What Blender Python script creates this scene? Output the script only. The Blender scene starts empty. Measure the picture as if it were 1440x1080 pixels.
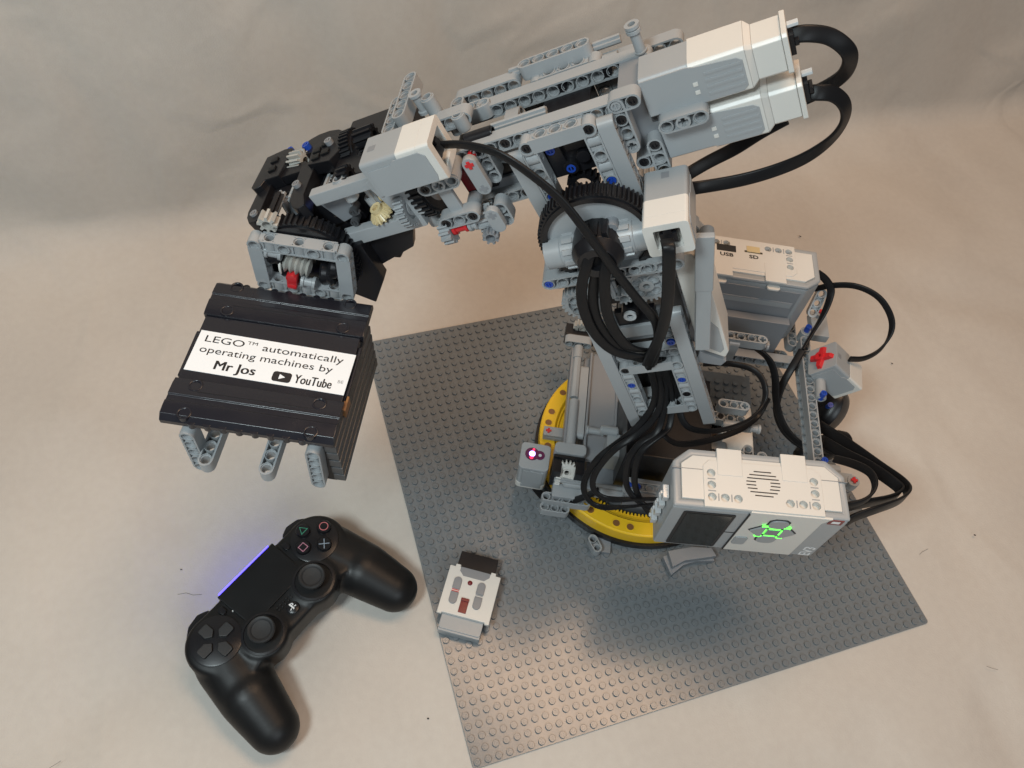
import bpy, bmesh, math, random
from mathutils import Matrix, Vector, noise
R = math.radians
random.seed(7)
S = 0.001                                   # everything below is written in millimetres
sc = bpy.context.scene
COL = sc.collection

# ------------------------------------------------------------------ camera, world, light
cam = bpy.data.cameras.new("camera")
cam_o = bpy.data.objects.new("camera", cam)
COL.objects.link(cam_o)
rx, fw = Vector((0.95229092, -0.29313333, 0.0849403)), Vector((0.23207274, 0.5147764, -0.82531661))
up = rx.cross(fw)
m = Matrix((rx, up, -fw)).transposed().to_4x4()
m.translation = Vector((-240.845, -266.813, 610.561)) * S
cam_o.matrix_world = m
cam.sensor_width = 36.0
cam.lens = 36.0 * 1111.55 / 1440.0
cam.clip_start, cam.clip_end = 0.01, 20
sc.camera = cam_o

w = bpy.data.worlds.new("World")
sc.world = w
w.use_nodes = True
w.node_tree.nodes["Background"].inputs[0].default_value = (0.86, 0.88, 0.90, 1)
w.node_tree.nodes["Background"].inputs[1].default_value = 0.08
sc.view_settings.view_transform = 'Standard'
sc.view_settings.look = 'None'
sc.view_settings.exposure = 0.16
sc.view_settings.gamma = 1.0

def area(name, loc, target, sx, sy, power, color):
    l = bpy.data.lights.new(name, 'AREA')
    l.shape = 'RECTANGLE'; l.size, l.size_y = sx, sy
    l.energy = power; l.color = color
    o = bpy.data.objects.new(name, l)
    COL.objects.link(o)
    o.location = loc
    d = Vector(target) - Vector(loc)
    o.rotation_euler = d.to_track_quat('-Z', 'Y').to_euler()
    return o
area("cool_lamp", (-0.64, -0.34, 1.0), (-0.02, -0.02, 0.1), 0.20, 0.20, 5.6, (0.84, 0.97, 1.0))
area("front_fill", (-0.05, -0.95, 0.85), (0.0, -0.05, 0.0), 0.5, 0.4, 2.8, (0.84, 0.94, 1.0))  # added soft cool fill, brightens the front of the cloth and its upright back
area("warm_lamp", (0.20, 0.14, 1.60), (0.06, 0.04, 0.0), 0.78, 0.42, 10.8, (1.0, 0.66, 0.42))

# ------------------------------------------------------------------ materials
def nt(name):
    mt = bpy.data.materials.new(name); mt.use_nodes = True
    return mt, mt.node_tree, mt.node_tree.nodes["Principled BSDF"]
def plastic(name, col, rough=0.34, var=0.05, bump=0.05, coat=0.0, scale=900, spec=0.5):
    mt, t, b = nt(name)
    b.inputs["Roughness"].default_value = rough
    b.inputs["Specular IOR Level"].default_value = spec
    if coat: b.inputs["Coat Weight"].default_value = coat; b.inputs["Coat Roughness"].default_value = 0.12
    oi = t.nodes.new("ShaderNodeObjectInfo")
    n = t.nodes.new("ShaderNodeTexNoise"); n.inputs["Scale"].default_value = 60; n.inputs["Detail"].default_value = 4
    tc = t.nodes.new("ShaderNodeTexCoord"); t.links.new(tc.outputs["Object"], n.inputs["Vector"])
    ad = t.nodes.new("ShaderNodeMath"); ad.operation = 'ADD'
    t.links.new(oi.outputs["Random"], ad.inputs[0]); t.links.new(n.outputs["Fac"], ad.inputs[1])
    mr = t.nodes.new("ShaderNodeMapRange")
    mr.inputs["From Min"].default_value = 0.2; mr.inputs["From Max"].default_value = 1.8
    mr.inputs["To Min"].default_value = 1 - var; mr.inputs["To Max"].default_value = 1 + var
    t.links.new(ad.outputs[0], mr.inputs["Value"])
    mx = t.nodes.new("ShaderNodeVectorMath"); mx.operation = 'SCALE'
    mx.inputs[0].default_value = col[:3]
    t.links.new(mr.outputs[0], mx.inputs["Scale"])
    t.links.new(mx.outputs[0], b.inputs["Base Color"])
    rr = t.nodes.new("ShaderNodeMapRange")
    rr.inputs["To Min"].default_value = max(0.05, rough - 0.08); rr.inputs["To Max"].default_value = rough + 0.08
    t.links.new(n.outputs["Fac"], rr.inputs["Value"]); t.links.new(rr.outputs[0], b.inputs["Roughness"])
    if bump:
        n2 = t.nodes.new("ShaderNodeTexNoise"); n2.inputs["Scale"].default_value = scale; n2.inputs["Detail"].default_value = 2
        t.links.new(tc.outputs["Object"], n2.inputs["Vector"])
        bp = t.nodes.new("ShaderNodeBump"); bp.inputs["Strength"].default_value = bump; bp.inputs["Distance"].default_value = 0.0003
        t.links.new(n2.outputs["Fac"], bp.inputs["Height"]); t.links.new(bp.outputs[0], b.inputs["Normal"])
    return mt
def glow(name, col, strength):
    mt, t, b = nt(name)
    b.inputs["Base Color"].default_value = (*col, 1)
    b.inputs["Emission Color"].default_value = (*col, 1)
    b.inputs["Emission Strength"].default_value = strength
    return mt
M = {}
M['grey'] = plastic("light_grey_plastic", (0.315, 0.330, 0.340))
M['mid'] = plastic("mid_grey_plastic", (0.22, 0.23, 0.245))
M['dark'] = plastic("dark_grey_plastic", (0.060, 0.062, 0.066))
M['plate'] = plastic("dark_grey_plate", (0.172, 0.185, 0.194), rough=0.21, var=0.05, bump=0.05, spec=0.50)
M['white'] = plastic("white_plastic", (0.64, 0.62, 0.58), rough=0.36, var=0.02)
M['black'] = plastic("black_plastic", (0.009, 0.009, 0.011), rough=0.32, var=0.1, spec=0.4)
M['film'] = plastic("black_panel_plastic", (0.013, 0.013, 0.018), rough=0.24, var=0.1, bump=0.35, scale=90)
M['rubber'] = plastic("black_cable_rubber", (0.009, 0.009, 0.010), rough=0.40, var=0.1, spec=0.22)
M['red'] = plastic("red_plastic", (0.55, 0.02, 0.025))
M['dred'] = plastic("dark_red_plastic", (0.16, 0.008, 0.012))
M['purple'] = plastic("purple_window", (0.10, 0.006, 0.06))
M['blue'] = plastic("blue_plastic", (0.015, 0.06, 0.36))
M['yellow'] = plastic("yellow_plastic", (0.83, 0.50, 0.02))
M['tan'] = plastic("tan_plastic", (0.62, 0.50, 0.28))
M['brown'] = plastic("brown_plastic", (0.22, 0.10, 0.035))
M['stone'] = plastic("worm_grey_plastic", (0.40, 0.39, 0.36))
M['clear'] = plastic("clear_plastic", (0.55, 0.57, 0.58), rough=0.12)
M['paper'] = plastic("label_paper", (0.78, 0.80, 0.82), rough=0.5, var=0.02, bump=0)
M['ink'] = plastic("black_ink", (0.01, 0.01, 0.012), rough=0.5, bump=0)
M['greyink'] = plastic("grey_ink", (0.30, 0.31, 0.32), rough=0.5, bump=0)
M['whiteink'] = plastic("white_ink", (0.78, 0.78, 0.78), rough=0.5, bump=0)
M['glass'] = plastic("display_glass", (0.012, 0.013, 0.012), rough=0.05, var=0.05, bump=0, spec=0.6)
M['pad'] = plastic("matt_black_plastic", (0.0065, 0.0068, 0.0075), rough=0.42, var=0.08, bump=0.10, scale=2600, spec=0.33)
M['stick'] = plastic("soft_black_rubber", (0.022, 0.022, 0.023), rough=0.55, var=0.05)
M['green'] = glow("green_led", (0.10, 1.0, 0.06), 2.6)
M['led'] = glow("white_led", (0.45, 0.36, 1.0), 3.4)
M['redled'] = glow("red_led", (1.0, 0.03, 0.10), 1.2)
M['violet'] = glow("violet_lightbar", (0.06, 0.045, 1.0), 6.0)
for k, c in dict(sgreen=(0.05, 0.32, 0.20), sred=(0.55, 0.16, 0.17), spink=(0.46, 0.20, 0.27), sblue=(0.27, 0.33, 0.40)).items():
    M[k] = plastic("symbol_" + k[1:], c, rough=0.5, bump=0)

def cloth_mat():
    mt, t, b = nt("fleece_cloth")
    b.inputs["Roughness"].default_value = 0.95
    b.inputs["Specular IOR Level"].default_value = 0.1
    b.inputs["Sheen Weight"].default_value = 0.15
    tc = t.nodes.new("ShaderNodeTexCoord")
    n = t.nodes.new("ShaderNodeTexNoise"); n.inputs["Scale"].default_value = 5; n.inputs["Detail"].default_value = 5
    t.links.new(tc.outputs["Object"], n.inputs["Vector"])
    n3 = t.nodes.new("ShaderNodeTexNoise"); n3.inputs["Scale"].default_value = 160; n3.inputs["Detail"].default_value = 3
    t.links.new(tc.outputs["Object"], n3.inputs["Vector"])
    cr = t.nodes.new("ShaderNodeValToRGB")
    cr.color_ramp.elements[0].position = 0.35; cr.color_ramp.elements[0].color = (0.520, 0.480, 0.435, 1)
    cr.color_ramp.elements[1].position = 0.68; cr.color_ramp.elements[1].color = (0.570, 0.530, 0.480, 1)
    t.links.new(n.outputs["Fac"], cr.inputs[0])
    mx = t.nodes.new("ShaderNodeMix"); mx.data_type = 'RGBA'; mx.blend_type = 'OVERLAY'; mx.inputs[0].default_value = 0.06
    t.links.new(cr.outputs[0], mx.inputs[6]); t.links.new(n3.outputs["Fac"], mx.inputs[7])
    t.links.new(mx.outputs[2], b.inputs["Base Color"])
    n2 = t.nodes.new("ShaderNodeTexNoise"); n2.inputs["Scale"].default_value = 700; n2.inputs["Detail"].default_value = 3
    t.links.new(tc.outputs["Object"], n2.inputs["Vector"])
    bp = t.nodes.new("ShaderNodeBump"); bp.inputs["Strength"].default_value = 0.24; bp.inputs["Distance"].default_value = 0.0006
    t.links.new(n2.outputs["Fac"], bp.inputs["Height"])
    # soft creases: ridges of a stretched noise
    mp = t.nodes.new("ShaderNodeMapping"); mp.inputs["Scale"].default_value = (1.0, 0.55, 1.0); mp.inputs["Rotation"].default_value = (0, 0, 0.7)
    t.links.new(tc.outputs["Object"], mp.inputs["Vector"])
    cn = t.nodes.new("ShaderNodeTexNoise"); cn.inputs["Scale"].default_value = 5.5; cn.inputs["Detail"].default_value = 2.5; cn.inputs["Distortion"].default_value = 0.6
    t.links.new(mp.outputs[0], cn.inputs["Vector"])
    sb_ = t.nodes.new("ShaderNodeMath"); sb_.operation = 'SUBTRACT'; sb_.inputs[1].default_value = 0.5
    ab = t.nodes.new("ShaderNodeMath"); ab.operation = 'ABSOLUTE'
    rg = t.nodes.new("ShaderNodeMapRange"); rg.interpolation_type = 'SMOOTHSTEP'
    rg.inputs["From Min"].default_value = 0.0; rg.inputs["From Max"].default_value = 0.085; rg.inputs["To Min"].default_value = 1.0; rg.inputs["To Max"].default_value = 0.0
    t.links.new(cn.outputs["Fac"], sb_.inputs[0]); t.links.new(sb_.outputs[0], ab.inputs[0]); t.links.new(ab.outputs[0], rg.inputs["Value"])
    b2 = t.nodes.new("ShaderNodeBump"); b2.inputs["Strength"].default_value = 0.30; b2.inputs["Distance"].default_value = 0.0035
    t.links.new(rg.outputs[0], b2.inputs["Height"]); t.links.new(bp.outputs[0], b2.inputs["Normal"]); t.links.new(b2.outputs[0], b.inputs["Normal"])
    return mt
M['cloth'] = cloth_mat()

# ------------------------------------------------------------------ mesh helper
TAU = 2 * math.pi
def axmap(axis):
    if axis == 'x': return lambda p, q, t: (t, p, q)
    if axis == 'y': return lambda p, q, t: (p, t, q)
    return lambda p, q, t: (p, q, t)
class MB:
    def __init__(s): s.v, s.f, s.m, s.X = [], [], [], Matrix()
    def add(s, vs, fs, mi=0):
        o = len(s.v)
        s.v += [tuple(s.X @ Vector(p)) for p in vs]
        s.f += [tuple(i + o for i in f) for f in fs]
        s.m += [mi] * len(fs)
        return s
    def box(s, x0, x1, y0, y1, z0, z1, mi=0):
        vs = [(x, y, z) for x in (x0, x1) for y in (y0, y1) for z in (z0, z1)]
        return s.add(vs, [(0, 1, 3, 2), (4, 6, 7, 5), (0, 4, 5, 1), (2, 3, 7, 6), (0, 2, 6, 4), (1, 5, 7, 3)], mi)
    def prism(s, pts, t0, t1, axis='y', mi=0, pts1=None):
        g = axmap(axis); n = len(pts); q = pts1 or pts
        vs = [g(a, b, t0) for a, b in pts] + [g(a, b, t1) for a, b in q]
        fs = [(i, (i + 1) % n, n + (i + 1) % n, n + i) for i in range(n)]
        return s.add(vs, fs + [tuple(range(n - 1, -1, -1)), tuple(range(n, 2 * n))], mi)
    def lathe(s, prof, c=(0, 0, 0), axis='y', n=14, mi=0, closed=True, ph=0.0):
        g = axmap(axis); k = len(prof); vs = []; fs = []
        for i in range(n):
            a = TAU * (i + ph) / n
            for r, t in prof:
                p = g(r * math.cos(a), r * math.sin(a), t)
                vs.append((p[0] + c[0], p[1] + c[1], p[2] + c[2]))
        for i in range(n):
            j = (i + 1) % n
            for q in range(k if closed else k - 1):
                r = (q + 1) % k
                fs.append((i * k + q, j * k + q, j * k + r, i * k + r))
        if not closed:
            fs.append(tuple(i * k for i in range(n - 1, -1, -1))); fs.append(tuple(i * k + k - 1 for i in range(n)))
        return s.add(vs, fs, mi)
    def cyl(s, c, r, t0, t1, axis='y', n=14, mi=0, ch=0.0):
        p = [(r, t0), (r, t1)] if not ch else [(r - ch, t0), (r, t0 + ch), (r, t1 - ch), (r - ch, t1)]
        return s.lathe(p, c, axis, n, mi, False)
    def tube(s, c, ri, ro, t0, t1, axis='y', n=14, mi=0):
        return s.lathe([(ro, t0), (ro, t1), (ri, t1), (ri, t0)], c, axis, n, mi, True)
    def hole(s, c, axis='y', h=4.0, ro=3.3, n=14, mi=0):
        q = min(2.95, ro - .35)
        return s.lathe([(ro, -h), (ro, h), (q, h), (q, h - 0.9), (2.4, h - 0.9), (2.4, -h + 0.9), (q, -h + 0.9), (q, -h)], c, axis, n, mi, True)
    def mesh(s, name, mats, bevel=0.0, sharp=38):
        me = bpy.data.meshes.new(name)
        me.from_pydata([(a * S, b * S, c * S) for a, b, c in s.v], [], s.f)
        for k in mats: me.materials.append(M[k])
        me.polygons.foreach_set("material_index", s.m)
        bm = bmesh.new(); bm.from_mesh(me)
        bmesh.ops.recalc_face_normals(bm, faces=bm.faces)
        if bevel:
            es = [e for e in bm.edges if len(e.link_faces) == 2 and e.calc_face_angle(0) > R(28)]
            bmesh.ops.bevel(bm, geom=es, offset=bevel * S, segments=2, affect='EDGES', profile=0.5, clamp_overlap=True)
        for f in bm.faces: f.smooth = True
        bm.to_mesh(me); bm.free()
        me.set_sharp_from_angle(angle=R(sharp))
        if bevel: me["soft"] = 1
        return me
def obj(name, me, parent=None, mat=None):
    o = bpy.data.objects.new(name, me)
    COL.objects.link(o)
    if me.get("soft"):
        wn = o.modifiers.new("normals", 'WEIGHTED_NORMAL'); wn.keep_sharp = True; wn.weight = 90
    if parent: o.parent = parent
    if mat is not None: o.matrix_local = mat
    return o
def tag(o, label=None, cat=None, group=None, kind=None):
    if label: o["label"] = label
    if cat: o["category"] = cat
    if group: o["group"] = group
    if kind: o["kind"] = kind
    return o
def empty(name, loc=(0, 0, 0), rz=0.0):
    o = bpy.data.objects.new(name, None); COL.objects.link(o)
    o.empty_display_size = 0.02
    o.location = Vector(loc) * S; o.rotation_euler = (0, 0, rz)
    return o
DIR = dict(u=Vector((1, 0, 0)), b=Vector((0, 1, 0)), v=Vector((0, 0, 1)))
def dv(k):
    if not isinstance(k, str): return Vector(k).normalized()
    return -DIR[k[1]] if k[0] == '-' else DIR[k]
def frame_m(pos, x='u', y='b'):
    X, Y = dv(x), dv(y); Z = X.cross(Y)
    mm = Matrix((X, Y, Z)).transposed().to_4x4()
    mm.translation = Vector(pos) * S
    return mm
def rounded(x0, x1, y0, y1, r, n=4):
    out = []
    for cx, cy, a0 in ((x1 - r, y1 - r, 0), (x0 + r, y1 - r, 90), (x0 + r, y0 + r, 180), (x1 - r, y0 + r, 270)):
        for i in range(n + 1):
            a = R(a0 + 90 * i / n); out.append((cx + r * math.cos(a), cy + r * math.sin(a)))
    return out
def text_mesh(txt, size, mat, extrude=0.05, bold=0.0, xs=1.0, align='LEFT', shear=0.0):
    cu = bpy.data.curves.new("lettering", 'FONT')
    cu.body = txt; cu.size = size * S; cu.extrude = extrude * S; cu.offset = bold * S
    cu.align_x = align; cu.shear = shear; cu.resolution_u = 3
    o = bpy.data.objects.new("lettering_tmp", cu); COL.objects.link(o)
    dg = bpy.context.evaluated_depsgraph_get(); dg.update()
    me = bpy.data.meshes.new_from_object(o.evaluated_get(dg))
    bpy.data.objects.remove(o); bpy.data.curves.remove(cu)
    for v in me.vertices: v.co.x *= xs
    me.materials.clear(); me.materials.append(M[mat]); me.name = "lettering"
    return me
CACHE = {}
def cached(key, fn):
    if key not in CACHE: CACHE[key] = fn()
    return CACHE[key]
# ================= the setting
def smooth(e0, e1, x):
    t = min(1, max(0, (x - e0) / (e1 - e0))); return t * t * (3 - 2 * t)
def cloth():
    """one cloth: flat below the model, swept up behind it"""
    xs = [-1100 + 16 * i for i in range(150)]
    path = []; y = -900.0
    while y < 345: path.append((y, 0.0)); y += 16
    r = 34.0
    for i in range(1, 9):
        a = R(84 * i / 8); path.append((345 + r * math.sin(a), r * (1 - math.cos(a))))
    yy, zz = path[-1]
    for i in range(1, 60): path.append((yy + 16 * i * math.cos(R(84)), zz + 16 * i * math.sin(R(84))))
    mb = MB(); vs = []; n = len(xs)
    for j, (y, z) in enumerate(path):
        for x in xs:
            keep = smooth(0, 70, max(abs(x) - 205, abs(y) - 205)) * smooth(90, 150, math.hypot(x + 293, y + 60))
            q = Vector((x, j * 16.0, 0))
            d = noise.noise(q * .0042 + Vector((3, 7, 1))) * 7 + noise.noise(Vector((x * .011 + y * .004, j * .06, 4))) * 1.6
            ridge = noise.noise(Vector((x * .006 - j * .03, j * .05 + x * .004, 9)))
            d += 7.0 * smooth(0, 1, max(0, .3 - abs(ridge)) / .3)
            d = -abs(d) * keep
            if z > 0: vs.append((x, y - d * 1.0, z))
            else: vs.append((x, y, d - .05))
    fs = [(j * n + i, j * n + i + 1, (j + 1) * n + i + 1, (j + 1) * n + i) for j in range(len(path) - 1) for i in range(n - 1)]
    mb.add(vs, fs)
    o = obj("backdrop_cloth", mb.mesh("backdrop_cloth", ['cloth'], 0, 180))
    o["kind"] = "structure"
cloth()
plate = empty("baseplate", (0, 0, 0))
tag(plate, "large square dark grey studded baseplate lying on the pale cloth under the robot", "baseplate")
sl = MB(); sl.prism(rounded(-191.8, 191.8, -191.8, 191.8, 2.2, 4), .3, 1.8, 'z')
obj("slab", sl.mesh("slab", ['plate'], .25), plate)
STUD = [(2.45, 0), (2.45, 1.5), (2.25, 1.7), (1.25, 1.7), (1.2, 1.82), (.95, 1.82), (.9, 1.7)]
def stud_mb(mb, x, y): mb.lathe(STUD, (x, y, 1.78), 'z', 12, 0, False)
one = MB(); stud_mb(one, 0, 0); stud_me = one.mesh("stud", ['plate'])
cells = []
for i in range(48):
    for j in range(48):
        x, y = (i - 23.5) * 8, (j - 23.5) * 8
        cells.append(((x + 241) ** 2 + (y + 267) ** 2 - (3e4 if y < -60 and x > -190 else 0), x, y))
cells.sort()
for k, (d, x, y) in enumerate(cells[:300]): obj("stud", stud_me, plate, Matrix.Translation((x * S, y * S, 0)))
rest = MB()
for d, x, y in cells[300:]: stud_mb(rest, x, y)
o = obj("studs", rest.mesh("studs", ['plate']), plate); o["kind"] = "stuff"
# ------------------------------------------------------------------ brick-built elements (canonical: length X, hole axis Y)
def beam_mb(n, axle=(), mb=None, h=3.9):
    mb = mb or MB()
    L = (n - 1) * 8; k = 7
    out, inn = [], []
    for cx, a0 in ((L, -90), (0, 90)):
        for i in range(k + 1):
            a = R(a0 + 180 * i / k)
            out.append((cx + 3.9 * math.cos(a), 3.9 * math.sin(a))); inn.append((cx + 2.95 * math.cos(a), 2.95 * math.sin(a)))
    N = len(out)
    vs = [(a, -h, b) for a, b in out] + [(a, h, b) for a, b in out] + [(a, h, b) for a, b in inn] + [(a, -h, b) for a, b in inn]
    fs = []
    for i in range(N):
        j = (i + 1) % N
        for q in range(4): fs.append((q * N + i, q * N + j, ((q + 1) % 4) * N + j, ((q + 1) % 4) * N + i))
    mb.add(vs, fs)
    for i in range(n):
        if i in axle:
            mb.lathe([(3.55, -h - .08), (3.55, h + .08), (2.5, h + .08), (2.5, -h - .08)], (8 * i, 0, 0), 'y')
            for sx in (-1, 1):
                for sz in (-1, 1): mb.box(8 * i + sx * 0.95, 8 * i + sx * 2.3, -h + .25, h - .25, sz * 0.95, sz * 2.3)
        else: mb.hole((8 * i, 0, 0), 'y', h + .08)
        if i < n - 1: mb.box(8 * i + 2.7, 8 * i + 5.3, -0.6, 0.6, -3.2, 3.2)
    return mb
def beam(n, mat='grey', axle=()):
    return cached(('beam', n, mat, tuple(axle)), lambda: beam_mb(n, axle).mesh("beam", [mat]))
def angle_beam(n, k, mat='grey', axle=(), axle2=(), at=0):
    """n modules along +X from the corner, k along -Z"""
    def f():
        mb = beam_mb(n, axle)
        mb.X = Matrix.Translation((8 * at, 0, 0)) @ Matrix.Rotation(R(90), 4, 'Y')
        beam_mb(k, axle2, mb, 3.84)
        return mb.mesh("angle_beam", [mat])
    return cached(('ang', n, k, mat, tuple(axle), tuple(axle2), at), f)
def open_frame(mat='grey'):
    def f():
        mb = MB()
        for z in (0, 32):
            for i in range(7):
                c = (8 * i, 0, z); corner = i in (0, 6)
                if i % 2 == 0:
                    mb.hole(c, 'y', 3.95, 3.9 if corner else 3.55)
                    if not corner:
                        for s in (-1, 1): mb.box(8 * i - 4.2, 8 * i + 4.2, -3.85, 3.85, z + s * 3.0, z + s * 3.85)
                else:
                    mb.hole(c, 'z', 3.97, 3.6)
                    for s in (-1, 1): mb.box(8 * i - 4.3, 8 * i + 4.3, -3.8, -2.9, z + s * 3.1, z + s * 3.9); mb.box(8 * i - 4.3, 8 * i + 4.3, 2.9, 3.8, z + s * 3.1, z + s * 3.9)
                if i < 6: mb.box(8 * i + 2.9, 8 * i + 5.1, -2.7, 2.7, z - 3.88, z + 3.88)
        for x in (0, 48):
            for s in (-1, 1): mb.box(x - 3.9, x + 3.9, s * 3.0, s * 3.9, 2.2, 29.8)
            for k in (8, 16, 24): mb.hole((x, 0, k), 'x', 3.97, 3.5)
            for k in (4, 12, 20, 28): mb.box(x - 3.2, x + 3.2, -3.1, 3.1, k - 1.2, k + 1.2)
        return mb.mesh("open_frame", [mat])
    return cached(('frame', mat), f)
def pin(mat='blue', h=3.7):
    """pin seated in a hole, axis Y, both ends flush"""
    def f():
        mb = MB()
        for s in (-1, 1):
            mb.tube((0, s * (h - 0.9), 0), 1.45, 2.4, -0.9, 0.9, 'y', 12)
            mb.cyl((0, s * (h - 1.0), 0), 1.5, -0.3, 0.3, 'y', 10)
            mb.box(-0.35, 0.35, s * (h - 0.7), s * (h + .02), -1.5, 1.5)
        mb.cyl((0, 0, 0), 2.35, -h + 1, h - 1, 'y', 12)
        return mb.mesh("pin", [mat])
    return cached(('pin', mat, h), f)
def lever(L, mat='grey'):
    def f():
        mb = MB(); pts = [(L + 3.9 * math.cos(R(a)), 3.9 * math.sin(R(a))) for a in range(-90, 91, 15)] + [(3.9 * math.cos(R(a)), 3.9 * math.sin(R(a))) for a in range(90, 271, 15)]
        mb.prism(pts, -2, 2, 'y')
        return mb.mesh("crank", [mat], .4)
    def g():
        mb = MB(); mb.box(-2.4, 2.4, -2.15, -1.8, -.9, .9); mb.box(-.9, .9, -2.2, -1.85, -2.4, 2.4)
        return mb.mesh("axle_hole", ['mid'])
    return cached(('lever', L, mat), f), cached('axh', g)
def axle(L, mat='grey'):
    def f():
        mb = MB()
        mb.box(0, L, -2.35, 2.35, -0.9, 0.9); mb.box(0.02, L - .02, -0.9, 0.9, -2.35, 2.35)
        return mb.mesh("axle", [mat], 0.2)
    return cached(('axle', L, mat), f)
def bush(mat='grey', L=8):
    return cached(('bush', mat, L), lambda: MB().lathe([(1.9, 0), (3.7, 0), (3.7, 1.6), (2.8, 2.0), (2.8, L - 2.0), (3.7, L - 1.6), (3.7, L), (1.9, L)], (0, 0, 0), 'x', 16).mesh("bush", [mat]))
def connector(L=16, mat='grey', r=3.9):
    """tube along X"""
    return cached(('con', L, mat, r), lambda: MB().lathe([(2.4, 0), (3.0, 0), (3.1, .8), (r, .8), (r, L - .8), (3.1, L - .8), (3.0, L), (2.4, L)], (0, 0, 0), 'x', 16).mesh("connector", [mat]))
def toothed(n, ro, depth, frac=0.5):
    pts = []
    for i in range(n):
        for a, r in ((-.28, ro - depth), (-.16, ro), (.16, ro), (.28, ro - depth)):
            t = TAU * (i + a) / n
            pts.append((r * math.cos(t), r * math.sin(t)))
    return pts
def ring_prism(mb, out, inn, t0, t1, axis='y', mi=0):
    g = axmap(axis); N = len(out)
    vs = [g(a, b, t) for pts, t in ((out, t0), (out, t1), (inn, t1), (inn, t0)) for a, b in pts]
    fs = [(q * N + i, q * N + (i + 1) % N, ((q + 1) % 4) * N + (i + 1) % N, ((q + 1) % 4) * N + i) for i in range(N) for q in range(4)]
    mb.add(vs, fs, mi)
def gear(n, ro, wid=8, depth=1.9, mat='grey', hub=4.2, spoke=True):
    def f():
        mb = MB(); out = toothed(n, ro, depth); ri = max(ro - depth - 2.2, 2.6)
        inn = [(ri * math.cos(math.atan2(b, a)), ri * math.sin(math.atan2(b, a))) for a, b in out]
        ring_prism(mb, out, inn, -wid / 2, wid / 2)
        if ri > hub + .5:
            mb.tube((0, 0, 0), 2.0, hub, -wid / 2 - .05, wid / 2 + .05, 'y', 16)
            mb.tube((0, 0, 0), hub - .4, ri + .4, -wid / 5, wid / 5, 'y', 24)
            if spoke and ri > 7:
                for k in range(4):
                    a = TAU * (k + .5) / 4; c = ((ri + hub) / 2 * math.cos(a), 0, (ri + hub) / 2 * math.sin(a))
                    mb.hole(c, 'y', wid / 2, 3.3)
        return mb.mesh("gear", [mat])
    return cached(('gear', n, ro, wid, depth, mat, hub, spoke), f)
def bevel_gear(n, ro, mat='tan', wid=5):
    def f():
        mb = MB(); a = toothed(n, ro, 1.6); b = [(x * .62, y * .62) for x, y in a]
        mb.prism(a, 0, wid * .55, 'y', 0, b); mb.prism(a, -1.2, 0.0, 'y')
        mb.tube((0, 0, 0), 1.9, 3.6, -2.5, wid, 'y', 14)
        return mb.mesh("bevel_gear", [mat], 0.0, 30)
    return cached(('bev', n, ro, mat), f)
def turntable(mat='black', n=56, ro=29.5, ri=22.5, wid=9, face='grey'):
    def f():
        mb = MB(); out = toothed(n, ro, 1.5)
        inn = [(ri * math.cos(math.atan2(b, a)), ri * math.sin(math.atan2(b, a))) for a, b in out]
        ring_prism(mb, out, inn, -wid / 2, wid / 2)
        mb.tube((0, 0, 0), ri - .5, ro - 2.6, -wid / 2 - 1.2, wid / 2 + 1.0, 'y', 64)
        return mb.mesh("turntable_gear", [mat])
    return cached(('tt', mat, n, ro, ri), f)
def disc(r, wid=6, mat='grey', hole=7.0):
    return cached(('disc', r, wid, mat, hole), lambda: MB().lathe([(hole, -wid / 2), (r, -wid / 2), (r, wid / 2), (hole, wid / 2)], (0, 0, 0), 'y', 40).mesh("disc", [mat]))

# ------------------------------------------------------------------ the robot: one thing, many parts
PSI = R(-24.0)
BASE_H = 3.6
robot = empty("robot_arm", (0, 0, BASE_H), PSI)
tag(robot, "grey jointed toy robot arm with white control boxes and black cables, standing on the baseplate", "robot arm")
G0 = Matrix.Translation((0, 0, -BASE_H * S))
def tilted(o, ang):
    c, s = math.cos(R(ang)), math.sin(R(ang))
    mm = Matrix(((c, 0, -s, 0), (0, 1, 0, 0), (s, 0, c, 0), (0, 0, 0, 1)))
    mm.translation = Vector((o[0] * S, 0, o[1] * S))
    return G0 @ mm
GB = G0
GA = tilted((-120.2, 359.4), 30.4)          # upper arm
GT = tilted((-41.4, 213.7), 26.0)           # lower arm
def part(name, me, G, pos, x='u', y='b', label=None, parent=None):
    o = obj(name, me, parent or robot, G @ frame_m(pos, x, y))
    if label: o["label"] = label
    return o
def sub(name, me, parent, pos=(0, 0, 0), x='u', y='b', label=None):
    o = obj(name, me, parent, frame_m(pos, x, y))
    if label: o["label"] = label
    return o
def beams(G, rows):
    for r in rows:
        n, pos, x, y = r[:4]
        part("beam", beam(n, r[4] if len(r) > 4 else 'grey', r[5] if len(r) > 5 else ()), G, pos, x, y)
def pins(G, mat, ps, y='b'):
    x = 'u' if y != 'u' else 'v'
    for p in ps: part("pin", pin(mat), G, p, x, y)

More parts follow.
